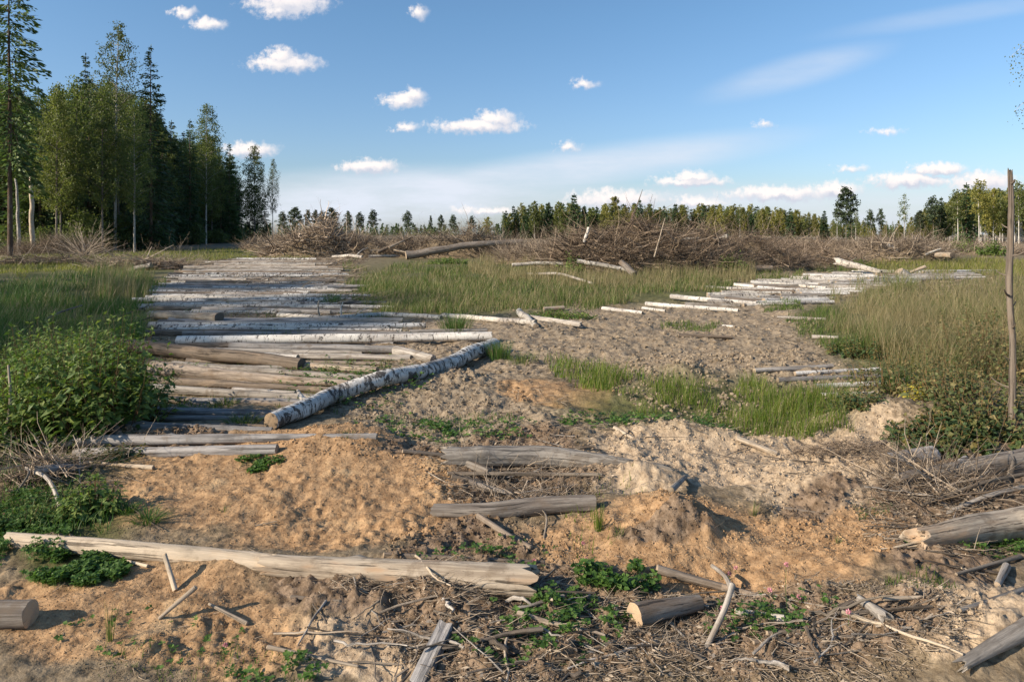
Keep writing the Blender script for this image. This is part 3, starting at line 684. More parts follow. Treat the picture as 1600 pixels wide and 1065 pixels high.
# the wood far off between them reads as one mass
RNG = np.random.default_rng(99)
mb = MB(); C = []; D = []
for i in range(420):
    px = RNG.uniform(330, 1500); Y = RNG.uniform(420, 520); x = (px-800)*Y/F; h = EYE+(HZ-RNG.uniform(349, 357))*Y/F
    n = 46; z = RNG.random(n); rr = 1.9*(1-z)**.7*RNG.random(n)**.5; a = RNG.random(n)*6.28
    C.append(np.stack((x+rr*np.cos(a), Y+rr*np.sin(a), h*(.12+.9*z)), -1)); D.append(np.stack((np.cos(a), np.sin(a), -RNG.random(n)), -1))
C = np.concatenate(C); addm(mb, diamonds(C, np.concatenate(D), rdir(len(C)), 1.5, 1.0))
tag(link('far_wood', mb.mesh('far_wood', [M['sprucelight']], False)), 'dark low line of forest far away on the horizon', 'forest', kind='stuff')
# low growth filling the foot of the left forest
RNG = np.random.default_rng(12)
MT['scrub'] = (broad_meshes(3.2, 1.6, 51, .05, 26, 80, .22, 'birchleaf', 'trunkgrey', hang=.1, top=.4, clump=.5), 3.2)
for i in range(34):
    Y = RNG.uniform(60, 150); x = edge(Y)-RNG.uniform(-1, 7); h = RNG.uniform(1.6, 4.2)
    px = 800+F*x/Y
    if px < 20: continue
    g = at(px, Y); place_tree('shrub', MT['scrub'][0], g, h/3.2, RNG.random()*6, 'low leafy shrub at the foot of the left forest', 'shrub', 'low shrubs along the foot of the left forest', h/3.2*1.2)

# ------------------------------------------------------------------ logs and sticks
def log_obj(name, pts, radii, mat, label, cat='log', group=None, seed=0, nseg=None, ns=14, rough=.05, ends=None, cut=(False, False), lumps=1.0, stubs=(), ragged=(0, 0)):
    """a log along world points; its mesh is local to its first point.  cut ends become child meshes"""
    rg = np.random.default_rng(seed+1000)
    pts = np.asarray(pts, float); radii = np.asarray(radii, float)
    d = np.concatenate(([0], np.cumsum(np.linalg.norm(np.diff(pts, axis=0), axis=1)))); L = d[-1]
    n = nseg or int(np.clip(L/(.03 if pts[:, 1].min() < 6 and radii.max() > .02 else .08), 8, 110)); s = np.linspace(0, L, n)
    def smooth(a):      # cubic through the control values
        if len(d) < 3: return np.interp(s, d, a)
        c = np.interp(s, d, a); k = max(3, n//(len(d)*2)|1); pad = np.concatenate((2*c[0]-c[k//2:0:-1], c, 2*c[-1]-c[-2:-k//2-1:-1]))
        return np.convolve(pad, np.ones(k)/k, 'valid')[:n]
    P = np.stack([smooth(pts[:, i]) for i in range(3)], -1)
    r = smooth(radii)
    wob = np.stack([fbm(s*1.1+seed*3.1, np.full(n, 5.+i*7), seed+i, 2)-.5 for i in range(3)], -1)*r.mean()*.9*lumps; wob[:, 2] *= .4
    P = P+wob
    th = np.arange(ns)*2*math.pi/ns
    ss, tt = np.meshgrid(s, th, indexing='ij')
    jit = 1+rough*2.4*(fbm(ss*2.2+seed, np.cos(tt)*1.6+9, seed, 3)-.5)+rough*1.6*(fbm(ss*9+seed, np.sin(tt)*3+tt*.0, seed+5, 2)-.5)
    jit = jit+rough*2.2*(fbm(np.cos(tt)*3.3+seed, np.sin(tt)*3.3+ss*.45, seed+9, 3)-.5)+rough*1.3*(fbm(np.cos(tt)*4+ss*11, np.sin(tt)*4+seed, seed+13, 2)-.5)
    for _ in range(int(L*1.3*lumps)):
        ks, kt, kh = rg.random()*L, rg.random()*6.28, rg.uniform(.08, .3)
        dt = np.abs((tt-kt+math.pi) % (2*math.pi)-math.pi)
        jit = jit+kh*np.exp(-((ss-ks)/(r.mean()*.6))**2-(dt/.45)**2)
    base = pts[0].copy(); P = P-base
    mb = MB()
    v, q, g, t = tubes(P[None], r[None], ns, rjit=jit[None])
    v = v.reshape(n, ns, 3)
    for e, k, sgn in ((0, 0, -1), (1, n-1, 1)):
        v[k] += norm(P[k]-P[k-sgn])*(fbm(np.cos(th)*1.5+seed, np.sin(th)*1.5, seed+3, 2)-.5)[:, None]*r[k]*.35
        if ragged[e]:
            dirv = norm(P[k]-P[k-sgn]); v[k] += dirv*(rg.random((ns, 1))-.3)*ragged[e]
    mb.add(v.reshape(-1, 3), q, 0, g, t)
    endm = ends or 'endgrey'
    kids = []
    for e, k in ((0, 0), (1, n-1)):
        ring = v[k]; c = ring.mean(0); dirv = norm(P[k]-P[k+1 if k == 0 else k-1]); ring2 = c+(ring-c)*.82+dirv*.004; gg = np.zeros((2*ns+1, 3))
        gg[:ns, 1] = np.cos(th)*r[k]; gg[:ns, 2] = np.sin(th)*r[k]; gg[ns:2*ns] = gg[:ns]*.82
        vv = np.concatenate((ring, ring2, c[None]+dirv*(.006 if not ragged[e] else -.4*ragged[e]))); i = np.arange(ns); j = (i+1) % ns
        qq = np.concatenate((np.stack((i, j, j+ns, i+ns), -1), np.stack((i+ns, j+ns, np.full(ns, 2*ns), np.full(ns, 2*ns)), -1)))
        if k != 0: qq = qq[:, [1, 0, 3, 2]].copy(); tri = np.arange(ns, 2*ns); qq[tri] = np.stack((j+ns, i+ns, np.full(ns, 2*ns), np.full(ns, 2*ns)), -1)
        if cut[e]:
            m2 = MB(); m2.add(vv, qq, 0, gg); kids.append(m2)
        else: mb.add(vv, qq, 0 if ragged[e] else 1, gg)
    for (fs, ang, ln, sr) in stubs:        # broken branch stubs
        k = int(fs*(n-1)); dirv = norm(P[min(k+1, n-1)]-P[max(k-1, 0)]); a = norm(np.cross(dirv, [0, 0, 1.])); b_ = np.cross(a, dirv)
        o = math.cos(ang)*a+math.sin(ang)*b_; p0 = P[k]+o*r[k]*.6
        line = np.stack([p0+o*ln*u+dirv*ln*.5*u*u for u in np.linspace(0, 1, 4)])
        vq = tubes(line[None], np.array([[sr, sr*.8, sr*.7, sr*.45]]), 7); mb.add(vq[0], vq[1], 0, vq[2], vq[3])
    me = mb.mesh(name, [M[mat], M[endm]])
    o = link(name, me, None, tuple(base)); tag(o, label, cat, group)
    for m2 in kids: link('cut_end', m2.mesh('cut_end', [M[endm]]), o)
    return o
def pxlog(a, b, ta, tb, mat, label, sink=.25, name='log', mids=(), group=None, seed=None, **k):
    """a, b: photo px of the axis where the log lies; ta, tb: thickness in px at the ends"""
    global _ls
    _ls = (_ls+1) if seed is None else seed
    pts = []; rr = []
    allp = [(a[0], a[1], ta)]+[(m[0], m[1], m[2]) for m in mids]+[(b[0], b[1], tb)]
    for x, y, t in allp:
        w = W(x, y+t*.35); r = t*.5*w[1]/F; w[2] += r*(1-sink); pts.append(w); rr.append(r)
    pts = np.array(pts)
    # a stiff log lies on the highest points: straighten its height
    zl = np.linspace(0, 1, len(pts))
    if not k.pop('flex', False):
        a_, b_ = np.polyfit(zl, pts[:, 2], 1) if len(pts) > 2 else (pts[1, 2]-pts[0, 2], pts[0, 2]); pts[:, 2] = a_*zl+b_
    return log_obj(name, pts, rr, mat, label, group=group, seed=_ls, **k)
_ls = 0
RG = 'logs laid crosswise on the left log road'
# --- left log road, the logs one can pick out, near to far
pxlog((120,706),(432,699),19,16,'greyblue','smooth grey barkless log nearest the camera on the left log road',group=RG,sink=.5)
pxlog((62,690),(590,682),20,11,'greyblue','long smooth grey log, second on the left log road, its left end under the bush',group=RG,cut=(True,False),sink=.4)
pxlog((179,665),(424,673),22,9,'greyblue','thick-butted grey log tapering towards the cut end of the birch log',group=RG,cut=(True,False))
pxlog((72,663),(180,673),17,15,'stickdark','dark rotten log half hidden under the leafy bush',group=RG,ragged=(.05,.03))
pxlog((228,653),(442,651),10,8,'greyblue','thin grey log just beyond the thick-butted tapering log',group=RG)
pxlog((236,640),(440,645),12,10,'greyblue','thin pale grey log behind the coarse grass tuft on the left log road',group=RG)
pxlog((210,622),(505,635),11,9,'brown','thin brownish log running behind the grass tuft to the birch log',group=RG)
pxlog((187,604),(512,622),16,11,'grey','light grey log starting inside the bush, below the dark bark log pair',group=RG)
pxlog((219,592),(530,611),14,10,'bark','dark brown log directly below the log with the flared cut butt',group=RG)
pxlog((238,577),(555,602),24,10,'brown','long brown log with a flared cut butt at its left end',group=RG,cut=(True,False),ends='endgrey',sink=.15)
pxlog((272,569),(592,592),12,11,'grey','slim grey log right behind the log with the flared butt',group=RG)
pxlog((172,539),(470,571),22,20,'bark','thick dark bark log lying askew from the grass to the middle of the road',group=RG,cut=(False,True),ends='enddark',sink=.0,lumps=.7)
pxlog((462,570),(590,577),14,10,'tan','barkless tan log continuing from the thick dark bark log',group=RG)
pxlog((335,553),(642,558),11,10,'grey','grey log behind the thick dark bark log',group=RG)
pxlog((414,557),(465,560),11,11,'birchclean','short bright white birch piece on the left log road',group=RG,sink=0)
pxlog((360,541),(622,546),14,12,'greyblue','bluish grey log in front of the long bright birch',group=RG)
pxlog((618,549),(676,560),19,14,'grey','short thick grey chunk at the right side of the left road',group=RG,cut=(True,False),ragged=(0,.04))
pxlog((276,534),(768,528),15,14,'birchclean','long bright white birch trunk lying across the whole left log road',group=RG,sink=.05,seed=77,cut=(False,True),lumps=.6)
pxlog((285,521),(640,522),9,8,'greyblue','slim grey log between the two long white birches',group=RG)
pxlog((272,512),(664,508),10,9,'birch','mottled birch trunk behind the long bright birch',group=RG)
pxlog((236,494),(341,503),12,17,'tan','short thick log whose dark cut end faces right, lying on the road',group=RG,cut=(False,True),ends='enddark',sink=-.35)
pxlog((436,491),(690,495),8,8,'birchold','knotty old birch running right from the middle of the road',group=RG,flex=True,mids=((520,497,9),(600,490,8)),lumps=2.,stubs=((.3,1.2,.35,.02),(.45,2.2,.3,.02),(.5,.6,.3,.015)))
pxlog((690,493),(838,507),8,9,'birchold','knotty old birch end lying right of the tall grass tuft',group=RG,cut=(False,True),sink=0)
pxlog((240,463),(480,468),7,6,'birchclean','white birch pole on the left road level with the mud lump',group=RG,sink=0)
pxlog((640,520),(760,516),8,7,'grey','grey log end right of the mottled birch',group=RG)
# --- the rest of the road
RNG = np.random.default_rng(3)
yy_ = 14.05; i_ = 0
left = lambda y: np.interp(y, [400, 408, 420, 440, 470, 500, 560], [385, 345, 300, 268, 240, 236, 205])
right = lambda y: np.interp(y, [400, 408, 420, 440, 470, 500, 560], [500, 516, 530, 542, 562, 650, 640])
col_nm = {'grey': 'weathered grey', 'greyblue': 'bluish grey', 'birch': 'mottled birch', 'birchclean': 'white birch', 'birchold': 'old birch', 'brown': 'brownish', 'bark': 'dark bark-covered', 'tan': 'tan barkless'}
num = ['first', 'second', 'third', 'fourth', 'fifth', 'sixth', 'seventh', 'eighth', 'ninth', 'tenth', 'eleventh', 'twelfth', 'thirteenth', 'fourteenth', 'fifteenth', 'sixteenth', 'seventeenth', 'eighteenth', 'nineteenth', 'twentieth']
num += ['twenty-'+q for q in num[:9]]+['thirtieth']+['thirty-'+q for q in num[:9]]+['fortieth']
cc_ = {}
def road_label(mat, far, side='left'):
    k = (mat, far, side); cc_[k] = cc_.get(k, 0)+1; n = cc_[k]
    o = num[n-1] if n <= 40 else None
    if o: return f'{o} nearest {col_nm[mat]} log in the {far} of the {side} log road'
    return f'{col_nm[mat]} log deep in the {far} of the {side} log road'
for ya in np.arange(11.1, 12.9, .19):         # fills between the named near ones
    py = HZ+F*EYE/ya; x0 = left(py)+RNG.uniform(0, 60); x1 = right(py)-RNG.uniform(0, 120); t = RNG.uniform(.10, .14)*F/ya
    mat = RNG.choice(['grey', 'greyblue', 'birchold', 'brown'])
    pxlog((x0, py+RNG.uniform(-1, 1)), (x1, py+RNG.uniform(-1.5, 1.5)), t, t*.8, mat, road_label(mat, 'middle stretch'), group=RG, sink=.45)
while yy_ < 43:
    py = HZ+F*EYE/yy_
    x0 = left(py)+RNG.uniform(-40, 90)*14/yy_; x1 = right(py)+RNG.uniform(-130, 45)*14/yy_
    t = RNG.uniform(.07, .14)*(1 if yy_ < 26 else 1.35)*F/yy_; mat = RNG.choice(['grey', 'greyblue', 'birch', 'birchclean', 'birchold', 'brown', 'bark'], p=[.34, .15, .07, .04, .22, .14, .04])
    tl = RNG.uniform(-2.2, 2.2)*14/yy_
    far = 'middle stretch' if yy_ < 20 else 'far stretch'
    if RNG.random() < .35:   # two shorter ones end to end
        xm = RNG.uniform(.35, .65)*(x1-x0)+x0
        pxlog((x0, py-tl), (xm, py), t, t*.9, mat, road_label(mat, far), group=RG, sink=.25)
        m2 = RNG.choice(['grey', 'birchold', 'brown']); pxlog((xm+3, py+.5), (x1, py+tl), t*.9, t*.7, m2, road_label(m2, far), group=RG, sink=.3)
    else: pxlog((x0, py-tl), (x1, py+tl), t, t*RNG.uniform(.6, .95), mat, road_label(mat, far), group=RG, sink=RNG.uniform(-.6, .15))
    yy_ += RNG.uniform(.12, .22) if yy_ < 20 else (RNG.uniform(.22, .42) if yy_ < 29 else RNG.uniform(.40, .75))
for ya in np.arange(5.75, 11.2, .42):         # thin dirty ones sunk between the big ones
    py = HZ+F*EYE/ya; x0 = np.interp(py, [520, 600, 660], [250, 225, 240])+RNG.uniform(0, 160); x1 = np.interp(py, [520, 560, 600, 640, 660], [690, 640, 570, 500, 440])-RNG.uniform(0, 110)
    if x1-x0 < 60: continue
    mat = RNG.choice(['grey', 'brown', 'greyblue', 'bark'], p=[.3, .35, .2, .15]); t = RNG.uniform(.05, .09)*F/ya
    pxlog((x0, py-1), (x1, py+RNG.uniform(0, 5)), t, t*.8, mat, road_label(mat, 'near stretch'), group=RG, sink=.7)
# --- the birch log lying from the road end to the sedge tuft
pxlog((424,661),(772,541),27,21,'birch','long curved birch log with peeling black-and-white bark and a cut brown end',sink=.0,seed=5,flex=True,name='birch_log',
      mids=((470,645,27),(520,621,26),(600,596,25),(660,583,25),(715,565,24),(730,556,23)),cut=(True,False),ends='end',lumps=.9,rough=.07,ns=20,
      stubs=((.14,2.6,.16,.03),(.55,-.5,.5,.022),(.86,-.1,.06,.035),(.42,-1.2,.1,.02)))
# --- foreground logs
def item(*a, **k): return pxlog(*a, **k)
item((20,844),(424,881),24,31,'pale','long pale barkless log lying in the sand at lower left',sink=.45,mids=((200,862,30),),seed=41,ragged=(.05,.08),lumps=.8,ns=20,crack_=0) if False else item((20,842),(424,880),24,30,'pale','long pale barkless log lying in the sand at lower left',sink=.35,seed=41,ragged=(.05,.08),lumps=.8,ns=20)
item((418,880),(822,908),32,50,'tan','thick tan weathered log with cracks in the middle foreground',sink=.35,seed=42,rough=.08,ragged=(.14,.12),lumps=.9,ns=22)
item((704,711),(1045,727),34,11,'grey','grey tapered log with a broken left end behind the sand mound',sink=.4,rough=.09,seed=43,mids=((860,716,33),),ragged=(.12,.08),lumps=1.2,ns=18)
item((686,797),(932,783),20,27,'trunkgrey','dark grey-barked log half buried beside the green grass tuft',sink=.35,rough=.10,seed=44,mids=((770,796,26),(840,791,30)),lumps=1.3,ragged=(.08,0),ns=18,cut=(False,True),ends='end')
item((600,868),(850,880),9,9,'bark','thin dark bark pole lying behind the thick tan log',sink=.1,seed=45,name='pole')
item((-60,962),(40,961),44,42,'trunkgrey','sawn log end with peeling bark poking in at the lower left corner',sink=.12,seed=46,cut=(False,True),ends='end',ns=20,lumps=1.5)
item((987,965),(1089,944),40,24,'trunkgrey','short sawn log stub with a round cracked cut face towards the camera',sink=.2,seed=47,cut=(True,False),ends='end',ns=20)
item((1438,846),(1625,802),34,52,'tan','big barkless log entering from the right edge',sink=.4,rough=.09,seed=48,ragged=(.1,0),lumps=1.2,ns=22)
item((1416,748),(1625,715),18,44,'trunkgrey','big dark grey log at the right edge behind the stick heap',sink=.35,rough=.10,seed=49,ragged=(.06,0),lumps=1.5,ns=18)
item((1385,716),(1460,706),20,30,'greyblue','half-buried grey log butt below the brambles on the right',sink=.4,seed=50,cut=(False,True),ns=16,ends='enddark')
item((1520,1034),(1640,955),18,34,'grey','frayed grey root end at the lower right corner',sink=.1,seed=51,ragged=(.12,0),lumps=2,name='root')
item((1346,937),(1385,970),12,21,'grey','short thick grey wood chunk lying right of the pink clover',sink=.1,seed=52,ragged=(.04,.05),name='wood_chunk')
item((1300,962),(1332,944),13,12,'stickdark','dark short branch piece left of the thick grey chunk',sink=.1,seed=53,name='stick')
item((1150,958),(1226,970),11,13,'birchold','pale short branch with a cut end, right of the forked sticks',sink=-.2,seed=54,cut=(False,True),name='stick',ends='end')
item((1027,894),(1128,918),13,12,'brown','straight brown pole end above the round cut stub',sink=-.5,seed=55,cut=(True,False),name='pole',lumps=.4)
item((1125,916),(1240,945),12,9,'brown','dark brown branch running right from the crossed sticks',sink=0,seed=56,name='stick')
item((1500,956),(1625,912),7,9,'grey','long grey stick on the right foreground slope',sink=0,seed=57,name='stick')
item((1494,897),(1594,868),5,7,'stick','thin grey stick below the big barkless log on the right',sink=0,seed=58,name='stick')
item((1558,912),(1572,884),9,12,'grey','short thick stick pointing up below the big barkless log',sink=0,seed=59,name='stick')
item((1150,686),(1212,707),9,8,'pale','pale stick lying on the light clay, right of the middle',sink=0,seed=60,name='stick')
item((1050,767),(1071,745),10,7,'grey','short grey stick beside the pale clay hump',sink=0,seed=61,name='stick')
item((328,944),(386,973),4,7,'stick','slim broken branch on the orange sand in the lower left',sink=0,seed=62,name='stick')
item((198,876),(231,885),5,5,'pale','small pale stick in front of the long pale log',sink=0,seed=63,name='stick')
item((110,722),(240,732),5,7,'pale','pale peeled branch in front of the log road at left',sink=0,seed=64,name='branch',lumps=2)
item((712,1013),(793,1014),5,7,'pale','white peeled stick beside the grey plank',sink=0,seed=65,name='stick')
item((560,1040),(420,1012),4,7,'stick','light stick in the grey mud left of the plank',sink=0,seed=66,name='stick')
item((940,743),(700,741),6,6,'stick','long thin pole lying in front of the grey tapered log',sink=0,seed=67,name='pole')
item((700,768),(790,735),14,11,'trunkgrey','short dark branch wedged under the grey tapered log',sink=.1,seed=68,name='branch') if False else item((712,716),(764,738),12,15,'trunkgrey','dark branch wedged under the grey tapered log',sink=.1,seed=68,name='branch')
item((630,706),(702,712),6,7,'stickdark','dark crooked branch left of the grey tapered log',sink=0,seed=69,name='branch',lumps=2)
item((875,958),(920,945),6,8,'stick','short grey stick below the clover patch in the middle',sink=0,seed=70,name='stick')
item((770,825),(830,858),6,9,'brown','brown branch slanting below the half-buried log',sink=0,seed=71,name='branch')
item((1385,690),(1290,712),8,4,'stickdark','dark root lying on the clay left of the half-buried butt',sink=.2,seed=72,name='root',lumps=2)
item((540,662),(606,657),5,6,'stick','crooked stick in front of the curved birch log',sink=0,seed=73,name='stick',lumps=2)
item((1060,525),(1145,527),7,5,'bark','dark log piece lying on the churned mud in the middle distance',sink=.2,seed=74)
item((812,488),(838,510),11,10,'birchold','short birch chunk tilted beside the split trunk',sink=0,seed=75,cut=(True,False))
item((831,497),(905,509),9,9,'grey','split grey trunk lying at the near edge of the middle grass',sink=.1,seed=76,ragged=(.1,.15))
item((848,484),(880,482),8,7,'tan','small tan log end in front of the middle grass',sink=.1,seed=78)
for k_, (a_, b_, t0_, t1_, m_, l_) in enumerate([((705,745),(770,758),9,7,'stickdark','dark stick under the left end of the grey tapered log'), ((735,752),(800,772),10,8,'trunkgrey','grey branch between the tapered log and the half-buried dark log'), ((745,808),(800,842),9,8,'brown','brown stick running down from the half-buried dark log'),
        ((840,900),(895,912),12,8,'stickdark','dark wet stick right of the thick tan log'), ((835,920),(880,905),10,9,'trunkgrey','grey chunk just right of the thick tan log end'), ((1290,985),(1200,992),8,9,'stickdark','long dark stick lying below the cut birch branch'), ((1180,1003),(1365,992),7,8,'stickdark','long dark root across the soil in the lower right'),
        ((1440,770),(1500,795),10,8,'grey','grey stick in front of the big dark log at the right'), ((1445,800),(1480,818),9,7,'trunkgrey','short grey stick above the big barkless log'), ((1380,940),(1440,935),6,5,'pale','pale splinter beside the short thick grey chunk'),
        ((985,1010),(1140,1018),5,6,'stick','long thin stick below the round cut stub'), ((900,1030),(960,1002),7,6,'stickdark','dark stick in the rooty soil below the clover'), ((960,668),(1000,690),6,5,'pale','pale splinter in front of the bright sedge strip'), ((1225,790),(1290,800),5,4,'stickdark','thin dark twig on the pale clay'), ((455,930),(530,938),6,5,'stickdark','dark root below the thick tan log at its left end')]):
    item(a_, b_, t0_, t1_, m_, l_, sink=.3, seed=500+k_, name='stick', lumps=1.8, rough=.09)
# plank
def box_strip(name, a, b, wd, th, mat, label, cat, lift=(0, .05)):
    A = W(*a); B = W(*b); A[2] += lift[0]; B[2] += lift[1]
    d = B-A; L = np.linalg.norm(d); d = d/L; s = norm(np.cross(d, [0, 0, 1.])); u = np.cross(s, d); n = 16; mb = MB(); rg = np.random.default_rng(4)
    prof = [(-.5, -.5), (-.47, .42), (-.2, .5), (.1, .46), (.47, .5), (.5, -.5)]; V = []; G = []
    for i in range(n):
        f = i/(n-1)*L
        for k, (x, z) in enumerate(prof):
            e = (rg.random()-.5)*.06 if i in (0, n-1) else 0
            xx = x*wd*(1+.1*math.sin(f*9+k)); zz = z*th*(1+.25*(rg.random()-.5)); V.append(d*(f+e)+s*xx+u*zz); G.append((f, xx, zz+.3))
    m = len(prof); Q = []
    for i in range(n-1):
        for k in range(m): Q.append((i*m+k, i*m+(k+1) % m, (i+1)*m+(k+1) % m, (i+1)*m+k))
    Q += [(0, 1, 2, 3), (0, 3, 4, 5), ((n-1)*m, (n-1)*m+5, (n-1)*m+4, (n-1)*m+3), ((n-1)*m, (n-1)*m+3, (n-1)*m+2, (n-1)*m+1)]
    mb.add(np.array(V), np.array(Q), 0, np.array(G)); me = mb.mesh(name, [M[mat]], False)
    tag(link(name, me, None, tuple(A)), label, cat)
box_strip('plank', (650,1075), (694,1000), .062, .03, 'greyblue', 'split bluish grey plank sticking up at the bottom edge of the photo', 'plank')
# sticks that stand up out of the ground or lean
def lean(name, a, b, hb, r0, r1, mat, label, cat='stick', seed=0, bend=.03, **k):
    """from ground px a to a tip whose foot is px b and that stands hb metres above it"""
    A = W(*a); B = W(*b); B[2] += hb; Mi = (A+B)/2+np.array([bend, 0, bend]); return log_obj(name, [A, Mi, B], [r0, (r0+r1)/2, r1], mat, label, cat, seed=seed, ns=9, **k)
lean('stick', (275,919), (258,905), .115, .012, .010, 'pale', 'white peeled stick standing up out of the orange sand', seed=201, bend=0, cut=(False, True), ends='end')
lean('stick', (250,966), (306,955), .10, .007, .011, 'tan', 'split tan stick leaning right in front of the white peeled stick', seed=202, bend=0)
lean('stick', (1104,1012), (1146,975), .16, .011, .012, 'grey', 'grey stick leaning up to the right across the pole end', seed=203, bend=.02)
lean('stick', (1146,930), (1112,920), .12, .012, .009, 'grey', 'grey stick crossing behind the leaning grey stick', seed=204, bend=.02)
lean('branch', (1465,752), (1508,730), .06, .018, .02, 'grey', 'thick grey branch propped on the big dark log at right', seed=205)
lean('branch', (1490,765), (1520,735), .10, .012, .010, 'stick', 'tan branch leaning beside the thick propped grey branch', seed=206)
lean('branch', (1440,790), (1610,760), .08, .010, .012, 'stick', 'long pale branch across the stick heap at the right edge', seed=207, bend=.04)
lean('branch', (1455,805), (1600,775), .06, .012, .014, 'grey', 'long grey branch lying parallel over the stick heap at the right edge', seed=208, bend=.05)
lean('branch', (1575,750), (1580,735), .12, .018, .014, 'trunkgrey', 'short upright branch stump leaning on the big dark log', seed=209)
lean('branch', (30,520), (128,500), .28, .018, .012, 'trunkgrey', 'dead grey branch rising over the left sedge', seed=210, bend=.1)
lean('branch', (148,515), (232,500), .26, .012, .007, 'stickdark', 'thin dead branch arching up over the left sedge', seed=211, bend=.06)
lean('branch', (160,530), (240,520), .27, .011, .006, 'stickdark', 'second thin dead branch over the left sedge, nearer the logs', seed=212, bend=.06)
lean('branch', (5,700), (12,690), .55, .014, .007, 'stick', 'bare grey branch standing at the left edge beside the bush', seed=213, bend=.04)
lean('branch', (20,775), (40,770), .16, .008, .005, 'grey', 'bare crooked branch at the left edge below the bush', seed=214, bend=.08)
lean('branch', (95,790), (40,745), .06, .012, .010, 'grey', 'grey branch in the tangle below the left bush', seed=215, bend=.05)
lean('branch', (130,735), (50,760), .10, .025, .03, 'greyblue', 'thick grey wood piece in the tangle below the left bush', seed=216, bend=.02)
lean('stick', (850,840), (845,800), .03, .006, .004, 'stick', 'thin twig leaning on the half-buried log', seed=217)
# dry pole at right
A = W(1578, 668); top = np.array([(1577-800)*A[1]/F, A[1], EYE+(HZ-268)*A[1]/F])
pole = log_obj('dead_tree', [A-np.array([0, 0, .1]), A+(top-A)*.3+np.array([.02, 0, 0]), A+(top-A)*.6+np.array([-.015, 0, 0]), A+(top-A)*.85, top], [.026, .023, .022, .020, .017], 'stickdark', 'thin dead tree pole standing in the brambles at the right edge', 'dead tree', seed=301, lumps=1.6, rough=.09, ragged=(0, .05),
        stubs=((.3,.2,.06,.006),(.42,3.4,.10,.007),(.5,.5,.08,.006),(.62,2.6,.07,.006),(.7,5.9,.12,.007),(.8,3.,.06,.006),(.9,.4,.05,.006),(.97,2.8,.05,.012),(.2,3.,.12,.007),(.55,3.3,.1,.01)))
# snag at left
g = at(51, 58); hsn = EYE+(HZ-270)*58/F
log_obj('snag', [(g[0], g[1], g[2]-.2), (g[0]-.05, g[1], hsn*.5), (g[0]-.15, g[1], hsn)], [.20, .17, .13], 'pale', 'broken pale snag standing right of the lanky spruce trunk', 'dead tree', seed=303, ragged=(0, .5), lumps=1, nseg=30)
g = at(30, 60); log_obj('dead_tree', [(g[0], g[1], -.1), (g[0]-.1, g[1], 3.4), (g[0]-.3, g[1], 6.5)], [.16, .13, .08], 'birchold', 'grey dead trunk behind the lanky spruce at the left edge', 'dead tree', seed=304, nseg=20)

# ------------------------------------------------------------------ logs of the right road
RR = 'logs of the right log road showing through the mud'
for i, (a, b, t, mat, lab) in enumerate([((1243,584),(1376,577),7,'birchclean','white birch pole beside the yellow fern, the farther of the two long ones'), ((1272,606),(1396,599),10,'birchclean','wide white birch pole in front of the coarse sedge tuft'),
        ((1283,617),(1372,612),7,'birchclean','low white birch sliver nearest the green sedge on the right'), ((1180,580),(1300,572),8,'grey','grey log half in mud left of the white birch poles'), ((1215,594),(1390,588),9,'greyblue','grey log between the white birch poles'),
        ((941,482),(1004,489),6,'birchclean','white pole at the left end of the right log road'), ((1009,475),(1153,485),7,'birchclean','long thin white birch pole on the right road'), ((1048,464),(1182,475),8,'birchclean','bright birch pole farther up the right road'),
        ((1004,482),(1040,486),5,'birchclean','short white pole piece beside the long thin white pole'), ((1102,449),(1170,452),6,'birchold','pale pole at the grass edge of the right road'), ((1148,445),(1240,455),6,'birchclean','white pole where the right road bends'),
        ((1175,441),(1290,450),6,'birchold','old birch pole near the bend of the right road'), ((1130,508),(1148,511),4,'birchclean','tiny white wood sliver on the mud'), ((1215,496),(1290,500),6,'grey','grey pole at the right side of the right road'), ((1270,526),(1310,528),6,'grey','grey pole end beside the dry grass')]):
    pxlog(a, b, t, t*.85, mat, lab, group=RR, sink=.2)
ctr = 0
for ya in np.arange(15.5, 30, .46):
    py = HZ+F*EYE/ya
    x0 = np.interp(py, [420, 435, 445, 460, 480], [1330, 1240, 1150, 1110, 1080])+RNG.uniform(-20, 40); x1 = np.interp(py, [425, 435, 445, 460, 480], [1560, 1540, 1400, 1330, 1280])+RNG.uniform(-50, 10)
    mat = RNG.choice(['grey', 'birchold', 'birchclean', 'brown'], p=[.35, .35, .18, .12]); t = RNG.uniform(.09, .16)*F/ya
    xm = RNG.uniform(.3, .7)*(x1-x0)+x0
    far = 'muddy stretch' if ya < 21 else 'sunny far stretch'
    pxlog((x0, py-1), (xm, py+.5), t, t*.8, mat, road_label(mat, far, 'right'), group=RR, sink=.35); m2 = RNG.choice(['grey', 'birchold', 'birchclean'])
    pxlog((xm+6, py), (x1, py-1), t*.9, t*.7, m2, road_label(m2, far, 'right'), group=RR, sink=.3)

